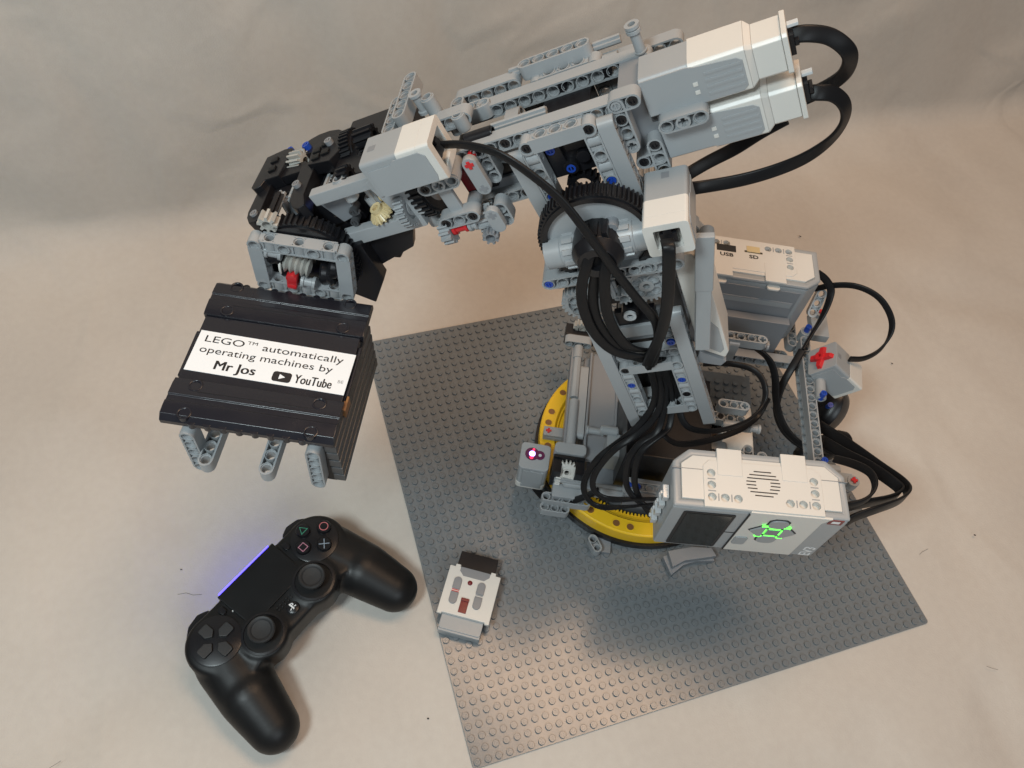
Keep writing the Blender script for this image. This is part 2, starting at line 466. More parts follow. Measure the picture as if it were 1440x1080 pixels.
def cable(name_pts, width, wide=(0, 1, 0), thick=2.0, mat='rubber'):
    P = [Vector(p) for p in name_pts]; pts = []
    Q = [2 * P[0] - P[1]] + P + [2 * P[-1] - P[-2]]
    for i in range(1, len(Q) - 2):
        a, b, c, d = Q[i - 1:i + 3]
        for k in range(7):
            t = k / 7
            pts.append(0.5 * ((2 * b) + (c - a) * t + (2 * a - 5 * b + 4 * c - d) * t * t + (3 * b - a - 3 * c + d) * t ** 3))
    pts.append(P[-1])
    for _ in range(3): pts = [pts[0]] + [(pts[i - 1] + 2 * pts[i] + pts[i + 1]) / 4 for i in range(1, len(pts) - 1)] + [pts[-1]]
    hw, ht = width / 2 - thick / 2, thick / 2
    prof = []
    for cx, a0 in ((hw, -90), (-hw, 90)):
        for i in range(5):
            a = R(a0 + 45 * i); prof.append((cx + ht * math.cos(a), ht * math.sin(a)))
    mb = MB(); vs = []; k = len(prof)
    w0, w1 = (Vector(wide[0]), Vector(wide[1])) if isinstance(wide[0], tuple) else (Vector(wide), Vector(wide))
    last = w0
    for i, p in enumerate(pts):
        wide = w0.lerp(w1, i / (len(pts) - 1))
        t = (pts[min(i + 1, len(pts) - 1)] - pts[max(i - 1, 0)]).normalized()
        wv = last * 0.5 + wide * 0.5
        wv = (wv - wv.dot(t) * t)
        wv = wv.normalized() if wv.length > 1e-4 else last
        last = wv; nv = t.cross(wv)
        vs += [tuple(p + wv * a + nv * b) for a, b in prof]
    fs = [(i * k + j, i * k + (j + 1) % k, (i + 1) * k + (j + 1) % k, (i + 1) * k + j) for i in range(len(pts) - 1) for j in range(k)]
    fs += [tuple(range(k)), tuple(range((len(pts) - 1) * k, len(pts) * k))]
    mb.add(vs, fs)
    return part("cable", mb.mesh("cable", [mat], 0, 50), GB, (0, 0, 0))

# ---- medium motors
def medium_motor(G, pos):
    """origin at front lower corner of the body; X towards the plug end, Y away, Z up; 22 x 22 section"""
    mb = MB()
    mb.prism([(-11, -9), (-9, -11), (9, -11), (11, -9), (11, 9), (9, 11), (-9, 11), (-11, 9)], 0, 40, 'x')
    root = part("motor", mb.mesh("motor", ['grey'], 0.5), G, pos)
    c = MB()
    p = lambda a, z=0: [(-a, -a + 1.5), (-a + 1.5, -a), (a - 1.5, -a), (a, -a + 1.5), (a, a - 1.5), (a - 1.5, a), (-a + 1.5, a), (-a, a - 1.5)]
    c.prism(p(11.3), 23, 48, 'x'); c.prism(p(11.3), 48.0, 51, 'x', 0, p(9.3)); c.prism(p(9.3), 51.0, 63.5, 'x')
    c.prism(p(10.3), 63.6, 66, 'x')
    sub("cover", c.mesh("cover", ['white'], 0.35), root)
    s = MB()
    s.prism([(.6, -8.6), (22, -8.6), (26, -9.6), (44, -9.6), (46.4, -7.4), (46.4, 5.6), (44, 7.6), (26, 9.6), (22, 10.6), (.6, 10.6)], -11.75, -11.0, 'y')
    for k in range(4): s.box(29, 45.5, -12.05, -11.6, -6.6 + 3.6 * k, -5.0 + 3.6 * k)
    sub("side_panel", s.mesh("side_panel", ['grey'], 0.12), root)
    q = MB()
    for z in (1.2, -3.2): q.box(23.4, 25.6, -12.2, -11.6, z - 1.0, z + 1.0)
    sub("mark", q.mesh("mark", ['white'], 0.1), root)
    e = MB(); e.box(65.8, 68.2, -4.2, 4.2, -5, 5); e.box(68.2, 70, -3.4, 3.4, -1.4, 1.6)
    sub("plug", e.mesh("plug", ['black'], 0.3), root)
    sub("clip", cached('clip', lambda: MB().box(66, 71, -1.6, 1.6, -.8, .8).mesh("clip", ['clear'], 0.3)), root, (0, 1.5, 7))
    return root

# ---- touch sensor: X width 22, Y length (0 = plug end, away = +), Z from 0 (top) down to -20
def touch_sensor(mm, plunger=False, L=40, W=22, H=20):
    mb = MB()
    mb.prism(rounded(0, W, -H, 0, 2.0, 3), L * .47, L, 'y')
    root = obj("touch_sensor", mb.mesh("touch_sensor", ['grey'], 0.5), robot, mm)
    c = MB(); ring = rounded(-.15, W + .15, -H - .15, .15, 2.0, 3); inn = rounded(4.6, W - 4.6, -H + 4.2, -3.6, .6, 3)
    ring_prism(c, ring, inn, 0, 7); c.prism(ring, 7.0, L * .47 - .1, 'y')
    sub("cover", c.mesh("cover", ['white'], 0.4), root)
    s = MB()
    for x in (-.6, W): s.prism([(L * .13, -H + 1.2), (L * .93, -H + 1.2), (L * .93, -4.6), (L * .60, -4.6), (L * .54, -2.6), (L * .17, -2.6), (L * .10, -5.5), (L * .10, -H + 4.5)], x, x + .6, 'x')
    sub("side_panel", s.mesh("side_panel", ['grey'], 0.15), root)
    k = MB(); k.box(W / 2 - 4.2, W / 2 + 4.2, 1.5, 6.9, -H / 2 - 3.8, -H / 2 + 2.6); k.box(W / 2 - 2.0, W / 2 + 2.0, 0.9, 6, -H / 2 + 2.6, -H / 2 + 5.2)
    sub("plug", k.mesh("plug", ['black'], 0.3), root)
    k = MB(); k.box(W / 2 - 2, W / 2 + 2, L * .82, L * .93, -.1, .12)
    sub("notch", k.mesh("notch", ['mid']), root)
    if plunger:
        k = MB()
        for i in range(4):
            a = R(12 + 90 * i); d = Vector((math.cos(a), math.sin(a))); n = Vector((-d.y, d.x)); cc = Vector((W / 2, -H / 2))
            q = [cc + d * 1.5 + n * 2.9, cc + d * 1.5 - n * 2.9, cc + d * 10.2 - n * 1.9, cc + d * 10.2 + n * 1.9]
            q1 = [cc + d * 1.0 + n * 2.6, cc + d * 1.0 - n * 2.6, cc + d * 8.4 - n * 1.6, cc + d * 8.4 + n * 1.6]
            k.prism([tuple(p) for p in q], L - .5, L + 3.0, 'y', 0, [tuple(p) for p in q1])
        k.tube((W / 2, 0, -H / 2), 1.5, 4.0, L - .6, L + 4.2, 'y', 14)
        sub("plunger", k.mesh("plunger", ['red'], 0.25), root)
    return root

# ---- control brick: X length, Y from face (-7) to back (34), Z 0 top side down to -71
SOCKETS = ((0, 0), (8, 0), (16, 0), (0, 8), (0, 16), (64, 0), (56, 0), (48, 0), (64, 8), (64, 16))
def drilled(mb, name, mats, bevel):
    """cover with its round pin holes cut in"""
    me = mb.mesh(name, mats, bevel)
    k = MB()
    for x, y in SOCKETS: k.cyl((x, y, 0), 2.7, -3.4, 3, 'z', 20)
    a = obj("cut_a", me); a.modifiers.clear(); c = obj("cut_b", k.mesh("cut", mats))
    m_ = a.modifiers.new("cut", 'BOOLEAN'); m_.operation = 'DIFFERENCE'; m_.object = c; m_.solver = 'EXACT'; m_.use_self = True
    dg = bpy.context.evaluated_depsgraph_get(); dg.update()
    out = bpy.data.meshes.new_from_object(a.evaluated_get(dg))
    bpy.data.objects.remove(a); bpy.data.objects.remove(c)
    out.name = name; out.set_sharp_from_angle(angle=R(30)); out["soft"] = 1
    return out
def control_brick(mm, usb=False):
    body = MB()
    O = [(-23.5, -7), (85, -7), (85, 22.5), (74, 32.5), (-13, 32.5), (-23.5, 23.5)]
    sh = lambda d: [(-23.5 + d, -7 + d), (85 - d, -7 + d), (85 - d, 22.5 - d * .4), (74 - d * .4, 32.5 - d), (-13 + d * .4, 32.5 - d), (-23.5 + d, 23.5 - d * .4)]
    body.prism(O, -70, -4.6, 'z'); ring_prism(body, O, sh(5.2), -4.7, -1.2, 'z')
    root = obj("control_brick", body.mesh("control_brick", ['grey'], 1.6), robot, mm)
    c = MB()
    c.prism(sh(5.0), -4.4, -0.3, 'z')
    c.prism([(-5, -6.6), (69, -6.6), (69, 21), (65, 25), (-1, 25), (-5, 21)], -4.3, 0.35, 'z')
    sub("cover", drilled(c, "cover", ['white'], 0.5), root)
    lt = cached('latch', lambda: MB().box(0, 15.8, 14.9, 33.4, -1.0, .8).prism(rounded(3, 13, 31, 36.2, 2.2, 3), -6.5, -4.6, 'z').mesh("latch", ['white'], .5))
    for x in (4, 44.4): sub("latch", lt, root, (x, 0, 0))
    if not usb: sub("front_cover", MB().prism([(24, -69), (69.8, -69), (69.8, -9), (74, -1.0), (24, -1.0)], -7.7, -6.0, 'y').mesh("front_cover", ['white'], .4), root)
    sl = cached('slotx', lambda: MB().box(-.35, .35, -2.4, 2.4, .2, .5).mesh("slot", ['greyink']))
    for x in (4, 12, 52, 60): sub("slot", sl, root, (x, 0, 0))
    for x in (0, 64):
        for y in (4, 12): sub("slot", sl, root, (x, y, 0), 'b', '-u')
    if not usb:
        g = MB()
        for i in range(8):
            y = 3.4 + 2.3 * i; hw = math.sqrt(max(4, 112 - (y - 11.4) ** 2 * 1.25))
            if 2 <= i <= 4: g.box(32.2 - hw, 32.2 - hw + 6, y - .35, y + .35, -.4, 0.5); g.box(32.2 + hw - 6, 32.2 + hw, y - .35, y + .35, -.4, 0.5)
            else: g.box(32.2 - hw, 32.2 + hw, y - .35, y + .35, -.4, 0.5)
        sub("speaker_slot", g.mesh("speaker_slot", ['ink']), root)
        f = MB(); f.prism([(a, b) for a, b in rounded(-15.5, 17, -66.5, -8.5, 1.6, 3)], -7.5, -6.5, 'y')
        sub("screen_frame", f.mesh("screen_frame", ['ink'], 0.1), root)
        f = MB(); f.box(-13.4, 15, -7.75, -7.2, -64.4, -10.6)
        sub("screen", f.mesh("screen", ['glass']), root)
        f = MB(); f.box(17, 25, -7.25, -6.9, -38.8, -38.0); f.box(23.6, 24.4, -7.85, -6.9, -69, -4)
        sub("seam", f.mesh("seam", ['ink']), root)
        b = MB(); cx, cz = 45, -28
        b.prism([(cx + x, cz + z) for x, z in ((-15.4, 0), (-8.4, -9), (-6.8, -9), (-6.6, -17), (-3.5, -20), (3.5, -20), (6.6, -17), (6.8, -9), (8.4, -9), (15.4, 0), (8.4, 9), (6.8, 9), (6.6, 17), (3.5, 20), (-3.5, 20), (-6.6, 17), (-6.8, 9), (-8.4, 9))], -8.1, -7.0, 'y')
        sub("button_surround", b.mesh("button_surround", ['ink'], 0.2), root)
        for s in (-1, 1):
            b = MB(); b.prism([(cx + s * x, cz + z) for x, z in ((14.4, 0), (8.2, -8.2), (5.4, -8.2), (5.4, 8.2), (8.2, 8.2))], -9.0, -7.2, 'y'); sub("button", b.mesh("button", ['grey'], 0.4), root)
            b = MB(); b.prism(rounded(cx - 5.9, cx + 5.9, cz + 13 - 6.2, cz + 13 + 6.2, 4.6, 4) if s > 0 else rounded(cx - 5.9, cx + 5.9, cz - 13 - 6.2, cz - 13 + 6.2, 4.6, 4), -9.0, -7.2, 'y'); sub("button", b.mesh("button", ['grey'], 0.4), root)
        b = MB(); b.box(cx - 4.2, cx + 4.2, -9.2, -7.4, cz - 4.4, cz + 4.4); sub("centre_button", b.mesh("centre_button", ['mid'], 0.3), root)
        for x, z in ((-6.6, 8.4), (7.0, 8.4), (-6.8, -8.4), (6.8, -8.4), (0, 5.8), (0, -5.8), (-5.0, 0), (5.0, 0)):
            b = MB(); q = .5 if not z else 2.1 if x else 3.4; e = 1.0 if z else 3.6; b.box(cx + x - q, cx + x + q, -8.7, -7.9, cz + z - e, cz + z + e); sub("status_light", b.mesh("status_light", ['green']), root)
        b = MB(); b.prism(rounded(25.6, 34, -55, -42, 2.2, 3), -8.6, -7.3, 'y'); sub("button", b.mesh("button", ['grey'], 0.3), root)
        l = MB(); l.box(73.0, 81.5, -7.35, -6.9, -9.4, -2.6, 0); l.box(74.8, 79.7, -7.45, -7.0, -7.6, -4.4, 1)
        sub("emblem", l.mesh("emblem", ['dred', 'whiteink']), root)
        t = text_mesh("EV3", 10.5, 'whiteink', 0.05, 0.1)
        sub("lettering", t, root).matrix_local = Matrix(((0, -1, 0, 82.4 * S), (0, 0, -1, -7.12 * S), (1, 0, 0, -68.5 * S), (0, 0, 0, 1)))
        sub("seam", MB().box(-23.7, -5.2, 17.8, 18.2, -4, -.1).box(69.2, 85.2, 17.8, 18.2, -4, -.1).mesh("seam", ['mid']), root)
        pc = MB().box(0, 4, -4.5, 4.5, -3, 3).box(0, 5.2, -1.2, 1.2, -1, 1).mesh("port_clip", ['clear'], 0.4)
        for z in (-14, -27, -40, -53): sub("port_clip", pc, root, (-24, 6, z), '-u', '-b')
        tab = MB().box(0, 4.5, -1, 1, -1, 1).mesh("port_clip", ['clear'], 0.3)
        for z in (-16, -30, -44, -58): sub("port_clip", tab, root, (85, 7, z))
    else:
        t = MB(); t.box(41.0, 55.8, 2.0, 8.6, .05, .6); sub("usb_port", t.mesh("usb_port", ['ink'], 0.1), root)
        t = MB(); t.box(20.6, 34.5, 5.0, 6.8, .05, .6, 1); t.box(22.6, 32.6, .2, 6.2, .05, .9, 0); sub("card_slot", t.mesh("card_slot", ['tan', 'ink'], 0.1), root)
        for txt, x, y in (("USB", 48.4, 13.6), ("SD", 27.5, 12.4)):
            o = sub("lettering", text_mesh(txt, 4.8, 'ink', 0.05, 0.14, 1.25, 'CENTER'), root)
            o.matrix_local = Matrix(((-1, 0, 0, x * S), (0, -1, 0, y * S), (0, 0, 1, .42 * S), (0, 0, 0, 1)))
        k = MB(); k.box(-10, 72, 31, 33.4, -48, -8, 0); k.box(-8, 70, 32.6, 34.2, -25.5, -19.5, 1)
        sub("battery_cover", k.mesh("battery_cover", ['mid', 'grey'], 0.6), root)
    return root
CABLES = [
    ('arm_sensor', 5.6, [(-160, -38, 359), (-150, -42, 364), (-133, -50, 369), (-117, -56, 365), (-100, -60, 355), (-84, -64, 339), (-66, -66, 318), (-51, -66, 300), (-37, -62, 280), (-30, -56, 251), (-28, -50, 225)]),
    ('white_sensor', 6.5, [(-48, -66, 346), (-47, -72, 346), (-43, -72, 330), (-38, -70, 307), (-34, -66, 279), (-33, -60, 252), (-31, -52, 229)]),
    ('hub1', 6, [(-78, -52, 333), (-81, -60, 330), (-82, -64, 318), (-82, -64, 302), (-78, -62, 283), (-69, -60, 262), (-56, -58, 246), (-42, -56, 240), (-31, -52, 238)]),
    ('hub2', 6, [(-72, -52, 331), (-72, -60, 326), (-72, -64, 315), (-69, -64, 299), (-64, -62, 280), (-55, -60, 262), (-45, -58, 250), (-33, -52, 243)]),
    ('hub3', 6, [(-76, -52, 332), (-76, -57, 325), (-76, -60, 312), (-75, -60, 296), (-71, -58, 276), (-62, -57, 258), (-50, -56, 243), (-34, -52, 233)]),
    ('bundle1', 4.6, [(-35, -50, 235), (-23, -46, 209), (-16, -46, 186), (-18, -50, 170), (-25, -56, 157), (-35, -60, 141), (-44, -66, 129), (-48, -70, 106), (-45, -74, 91), (-34, -78, 83), (-16, -84, 101), (6, -92, 133)]),
    ('bundle2', 4.6, [(-30, -50, 236), (-19, -44, 207), (-12, -46, 187), (-13, -52, 172), (-22, -58, 157), (-33, -64, 147), (-40, -68, 129), (-43, -72, 114), (-40, -76, 103), (-29, -80, 101), (-10, -86, 120), (5, -92, 137)]),
    ('bundle3', 4.6, [(-25, -48, 231), (-14, -42, 202), (-9, -46, 184), (-8, -52, 171), (-10, -58, 164), (-19, -64, 158), (-24, -70, 145), (-22, -76, 126), (-16, -82, 117), (-4, -88, 114), (8, -92, 122)]),
    ('bundle4', 4.6, [(-22, -46, 229), (-10, -42, 199), (-3, -44, 178), (-2, -54, 167), (-7, -60, 165), (-17, -68, 157), (-19, -74, 144), (-15, -80, 125), (-5, -86, 110), (8, -90, 95), (15, -92, 94)]),
    ('bundle5', 4.6, [(-20, -44, 227), (-5, -40, 197), (2, -42, 177), (7, -48, 168), (16, -50, 162), (35, -44, 156), (57, -30, 152), (68, -16, 154), (68, -6, 162), (61, 6, 164), (45, 10, 163), (23, 4, 166)]),
    ('bundle6', 4.6, [(-9, -54, 165), (-1, -60, 161), (12, -56, 151), (36, -40, 137), (58, -26, 134), (73, -10, 132), (78, 0, 142)]),
    ('motor_up', 7.4, [(-12, -6, 420), (-5, -6, 422), (5, -4, 421), (14, -4, 417), (19, -2, 411), (22, 4, 400), (20, 10, 389), (15, 14, 380), (6, 20, 367)]),
    ('motor_low', 7.4, [(4, -6, 393), (10, -8, 396), (18, -6, 395), (26, -4, 389), (31, 0, 378), (31, 4, 364), (25, 8, 348), (13, 10, 335), (-3, 10, 325), (-23, 8, 318), (-33, 2, 320)]),
    ('motor_back', 7.4, [(8, 14, 365), (-1, 16, 353), (-10, 18, 339), (-20, 16, 331), (-29, 12, 325), (-36, 6, 322)]),
    ('back_loop1', 6, [(110, 100, 176), (118, 100, 171), (126, 98, 163), (127, 92, 155), (125, 84, 145), (120, 74, 136), (113, 60, 130)]),
    ('back_loop2', 5, [(117, 104, 154), (128, 102, 163), (142, 96, 172), (158, 88, 172), (171, 80, 162), (175, 72, 152), (170, 62, 142), (158, 54, 138), (144, 48, 142)]),
    ('right_loop1', 9, [(139, 20, 88), (149, 10, 92), (159, -10, 105), (169, -30, 117), (174, -48, 131), (173, -60, 139), (162, -72, 146), (144, -84, 154), (127, -92, 152), (120, -96, 147)]),
    ('right_loop2', 9, [(139, 0, 95), (148, -18, 109), (155, -34, 124), (163, -50, 135), (168, -60, 139), (154, -72, 146), (131, -84, 156), (115, -92, 161)]),
    ('right_loop3', 6, [(125, -40, 136), (128, -54, 155), (132, -66, 167), (133, -76, 170), (130, -84, 169), (123, -90, 168), (112, -94, 167)]),
    ('base_arc1', 6, [(67, 40, 149), (79, 34, 145), (87, 26, 135), (92, 16, 121), (100, 6, 108), (111, -4, 101), (125, -12, 100), (134, -20, 108)]),
    ('base_arc2', 6, [(113, 60, 130), (106, 46, 121), (102, 36, 109), (102, 24, 96), (110, 10, 88), (124, -4, 90), (136, -14, 98)]),
    ('color_cable', 6, [(-78, -38, 20), (-68, -50, 26), (-54, -56, 38), (-42, -60, 59), (-34, -62, 77)]),
]
WIDE = dict(arm_sensor=((.2, -.5, 1), (.5, 0, 1)), white_sensor=(1, 0, .3), hub1=(1, .2, 0), hub2=(1, .2, 0), hub3=(1, .2, 0), back_loop1=(.3, .2, 1), back_loop2=(0, .3, 1),
            bundle1=(1, 0, .6), bundle2=(1, 0, .6), bundle3=(1, 0, .6), bundle4=(1, 0, .6), bundle5=(.5, .5, 1), base_arc1=(1, -.6, .3), base_arc2=(1, -.6, .3),
            motor_up=((0, .6, .8), (.6, -.6, -.3)), motor_low=((0, .6, .8), (.5, -.5, -.9)), motor_back=(.5, -.5, -.9),
            right_loop1=((.4, .5, 1), (.1, .3, 1)), right_loop2=((.4, .5, 1), (.1, .3, 1)), right_loop3=((.4, .6, 1), (0, .3, 1)))
# ================= upper arm (coordinates u along the arm, b across, v up)
part("open_frame", open_frame(), GA, (0, -29, 0), '-v', 'b')
part("open_frame", open_frame(), GA, (0, 21, 0), '-v', 'b')
pins(GA, 'blue', [(32, -29, -32), (0, -29, -32)])
beams(GA, [
    (7, (40, -29, -50), 'v', 'u'), (7, (-8, -29, -54), 'v', 'u'),
    (7, (40, 21, -50), 'v', 'u'), (7, (-8, 21, -54), 'v', 'u'),
    (11, (-36, -21.5, 1.5), 'u', 'b'), (13, (-38, 12, 0), 'u', 'b'),
    (11, (-49, 16.6, -2.6), 'u', 'b'), (7, (24, 24.5, -5), 'u', 'b'),
    (5, (-4, 26, 6), 'u', 'v'), (5, (-45, 26, 2), 'u', 'b'),
    (5, (-42.6, -13.4, -36.7), 'u', 'b'), (9, (-46, 10, -36.7), 'u', 'b'),
    (5, (-14, -6, -37), 'b', 'u'), (3, (-12, -13, -3), 'b', 'u'),
    (3, (64.2, -20.8, -16.8), 'u', 'b', 'grey', (1,)),
])
pins(GA, 'grey', [(-33 + 8 * k, 16.6, -2.6) for k in range(0, 5)])
part("angle_beam", angle_beam(2, 4, 'grey', (), (3,)), GA, (46.1, -22.4, 3.2))
beams(GA, [(3, (55, -17, -27.8), '-v', 'b'), (2, (47, -16.9, -36), 'u', 'b')])
pins(GA, 'grey', [(46.1, -22.4, 3.2)])
part("axle", axle(40, 'grey'), GA, (-15, 30, 5), 'u', 'b'); part("axle", axle(20), GA, (26, 30, 3), 'u', 'b')
pins(GA, 'black', [(0, -29, 0), (32, -29, 0), (54.1, -22.4, 3.2), (46.1, -22.4, -4.8), (55, -17, -27.8), (47, -16.9, -36), (-18.6, -13.4, -36.7), (-9, 16.6, -2.6), (15, 12, 0), (39, 12, 0), (23, 16.6, -2.6), (-57, -37, -24), (-41, -37, -24), (-56, -37, 0), (-12, -21.5, 1.5), (-28, -21.5, 1.5)])
part("gearbox", MB().box(-46, -28, -22, -6, -24, -3).box(-30, -8, -10, 8, -33, -14).mesh("gearbox", ['black'], .5), GA, (0, 0, 0))
part("link_piece", MB().box(-44, -33, -25, -22.2, -20, -6).mesh("link_piece", ['dred'], .5), GA, (0, 0, 0))
part("panel", MB().box(-40, -9, -12, -9, -33, -27).mesh("panel", ['mid'], .5), GA, (0, 0, 0))
beams(GA, [(5, (-44, -14, -3), 'u', 'b'), (3, (-50, -2, 10), 'u', 'b'), (4, (-52, 10, 2), 'u', 'v'), (3, (-44, 2, 3), 'b', 'v')])
part("panel", MB().box(-50, -12, -10, 12, -14, -9).mesh("panel", ['dark'], .6), GA, (0, 0, 0))
part("connector", connector(16, 'black', 3.6), GA, (-34, -17, 4.5)); part("axle", axle(30), GA, (-20, -12, 3.6))
# gearbox between the frames
def gearbox():
    mb = MB()
    mb.box(3, 29, -24, 14, -28, -4); mb.box(5, 13, -26.5, -24, -26, -6); mb.box(15, 27, -26, -24, -13, -7)
    mb.cyl((14, 0, -22), 4, -27.5, -24, 'y', 14); mb.cyl((22, 0, -18), 3.6, -26.8, -24, 'y', 12)
    return mb.mesh("gearbox", ['black'], 0.4)
gb = part("gearbox", gearbox(), GA, (0, 0, 0))
for p in ((8, -23.6, -9), (14, -24.2, -22)): sub("pin", pin('blue'), gb, p)
part("panel", MB().box(-5, 37, -12, -8, -34, -4).mesh("panel", ['grey'], .4), GA, (0, 0, 0))
part("gear", gear(16, 8.6, 6, mat='black'), GA, (15, -22, -36))
medium_motor(GA, (57, -6.5, -4.7)); medium_motor(GA, (59, -6.5, -31))
part("motor_mount", MB().box(46, 60, -14, 14, -42, 3).box(56, 66, -14, 14, -20, -14).mesh("motor_mount", ['mid'], 0.5), GA, (0, 0, 0))
part("connector", connector(12, 'grey', 2.6), GA, (57.5, 10, 4), 'v', 'b'); part("bush", bush('grey', 4), GA, (57.5, 10, 15), 'v', 'b')
# links towards the wrist
def side_plate():
    mb = MB()
    mb.prism([(-36, 0), (4, 0), (4, -12), (-14, -13), (-15, -18), (-27, -14), (-30, -8)], -16, -13, 'y')
    mb.hole((-22, -15, -10.5), 'y', 1.9, 4.0)
    return mb.mesh("side_plate", ['grey'], .3)
part("side_plate", side_plate(), GA, (0, 0, 0))
part("beam", beam(3, 'grey', (1,)), GA, (-56, -37, 0)); part("beam", beam(3), GA, (-57, -37, -24))
part("panel", MB().box(-53, -45.5, -37, -34, -22, -2).mesh("panel", ['grey'], .6), GA, (0, 0, 0))
part("connector", connector(18), GA, (-40, -41, 1), 'b', 'v'); part("connector", connector(16), GA, (-42, -40, -24), 'b', 'v')
lv, ah = lever(16)
ck = part("crank", lv, GA, (-31, -31, 1), '-v', 'b'); sub("axle_hole", ah, ck, (16, 0, 0))
part("beam", beam(3), GA, (-26, -22, 1), '-v', 'b')
part("axle", axle(12, 'red'), GA, (-31, -33.6, 1), 'b', 'v')
part("axle_joiner", bush('dred', 9), GA, (-40, -22, -8), 'u', 'b')
lv, ah = lever(8)
ck = part("crank", lv, GA, (-30.5, -40, -26), '-v', 'b'); sub("axle_hole", ah, ck)
part("beam", beam(2), GA, (-27, -33, -27), '-v', 'b')
part("axle_joiner", bush('red', 9), GA, (-57, -37, -31), 'u', 'b', "bright red axle joiner under the arm")
part("bush", bush('grey', 5), GA, (-47.5, -37, -31.5), 'u', 'b')
part("gear", gear(12, 7.5, 6, 1.8), GA, (-60.5, -37, -31.5), 'b', 'u'); part("gear", gear(12, 7.5, 8, 1.8), GA, (-39, -32, -34), 'b', 'u')
part("gear", gear(8, 4.6, 5, 1.4, 'mid'), GA, (-37, -42, -38), 'u', 'b')
part("beam", beam(3), GA, (-30, -10, -40), 'b', 'u')
part("turntable_gear", turntable('black', 40, 22, 15.5, 7), GA, (-63.5, -20, -5), 'b', '-u')
part("disc", disc(16, 6, 'mid'), GA, (-62, -20, -5), 'b', '-u')
part("connector", connector(9), GA, (-68, -30, -30), 'v', 'b'); part("connector", connector(9), GA, (-60, -22, -32), 'v', 'b')
# pieces behind the arm sensor
part("beam", beam(5), GA, (-66, -4, 20), 'b', 'v'); part("beam", beam(4), GA, (-74, -8, 16), 'b', 'v')
part("connector", connector(12), GA, (-51, 4, 11), 'v', 'b'); part("bush", bush('grey', 12), GA, (-57, 6, 14), 'v', 'b')
part("connector", connector(10), GA, (-36, -6, 4), 'v', 'b')
ts = touch_sensor(GA @ frame_m((-35, -50, 30.5), 'b', '-u'), False, 39, 23, 22)
ts["label"] = "plain touch sensor on the side of the upper arm"
# ================= wrist: fork of the arm and the black differential head
def fork_bar(u0, u1, v0, v1):
    mb = MB(); mb.box(u0, u1, -40.5, -34, v0, v1);
    return mb.mesh("fork_bar", ['grey'], 0.8)
part("fork_bar", fork_bar(-118, -72, 9.5, 17), GA, (0, 0, 0)); part("fork_bar", fork_bar(-118, -67, -22, -13), GA, (0, 0, 0))
part("fork_bar", fork_bar(-118, -67, -22, -13), GA, (0, 58, 0))
part("fork_plate", MB().prism([(-84, 14), (-68, 20), (-64, -14), (-78, -13)], -40.8, -37, 'y').mesh("fork_plate", ['grey'], .8), GA, (0, 0, 0))
part("gear", gear(24, 10, 5, 1.8), GA, (-72, -40, -8), 'b', 'u')
part("bevel_gear", bevel_gear(18, 8.0), GA, (-83, -29, -3), 'b', '-u'); part("bevel_gear", bevel_gear(14, 7.5), GA, (-90, -36, -9), 'b', (0, -.3, 1))
part("axle", axle(14), GA, (-91, -31, 8), '-v', 'b')
part("connector", connector(15), GA, (-100, -34, 3), 'v', 'b'); part("connector", connector(16), GA, (-93, -30, -16), 'v', 'b')
part("wrist_block", MB().box(-112, -70, -26, 26, -18, 12).box(-118, -104, -30, -20, -14, 6).mesh("wrist_block", ['black'], .6), GA, (0, 0, 0))
part("panel", MB().prism([(-122, 7), (-106, 12), (-104, -8), (-116, -10)], -33, -30, 'y').mesh("panel", ['mid'], .5), GA, (0, 0, 0))
pins(GA, 'dark', [(-105, -32, -4), (-108, -33, -10)])
# black differential head at the end of the arm
def slab_part(name, v, pts, depth, mat='black', bev=.6, label=None):
    return part(name, MB().prism(pts, v - depth, v, 'z').mesh(name, [mat], bev), GA, (0, 0, 0), 'u', 'b', label)
slab_part("head_beam", 15, [(-169, 15), (-156, 17), (-150.5, 16), (-149, 12), (-152, -8), (-162, -8), (-163.5, -12), (-168, -14), (-171, -11)], 9)
slab_part("head_beam", 11.4, [(-168.5, 0), (-160, 0), (-159.6, -30), (-157.4, -36), (-160, -39), (-165, -38.5), (-168.5, -33), (-169.6, -28)], 8)
slab_part("head_beam", 16, [(-131, 8), (-113, 12), (-105, 7), (-104, 3), (-114, -12), (-130, -9)], 8)
slab_part("head_beam", 13.4, [(-138, 0), (-127, -5), (-127, -31), (-123.6, -40), (-127, -42.5), (-131.5, -40), (-136.5, -33)], 9)
slab_part("head_plate", 12.8, [(-158, 1.4), (-136, 1.4), (-137, -7.6), (-158, -7)], 6)
slab_part("head_plate", 7.6, [(-164, -9), (-134, -8), (-134, -15.6), (-164, -15.8)], 5)
slab_part("head_plate", 5.4, [(-158, 14), (-128, 14), (-128, -8), (-158, -8)], 8)
slab_part("head_block", 4, [(-140, 10), (-104, 8), (-110, -26), (-138, -30)], 18)
slab_part("head_disc", 12.6, [(-146, 18), (-141, 22), (-135, 24), (-127, 24), (-120, 22), (-115, 18), (-120, 8), (-141, 8)], 6)
for q in ((-160, 8), (-159, 0), (-121, 5), (-126, 1), (-119, -3), (-125, -5)):
    part("head_stud", cached('hst', lambda: MB().box(-2.6, 2.6, -2.2, 2.2, -.4, 1.0).mesh("head_stud", ['pad'], .6)), GA, (q[0], q[1], 15.2 if q[0] < -150 else 16.2), (1, .1, 0), (-.1, 1, 0))
part("gear", gear(14, 7.4, 9, 2.4, 'stone', 4), GA, (-144.5, 6, 9.6), (.2, 1, 0), (1, -.2, 0), "pale worm wheel in the black wrist head")
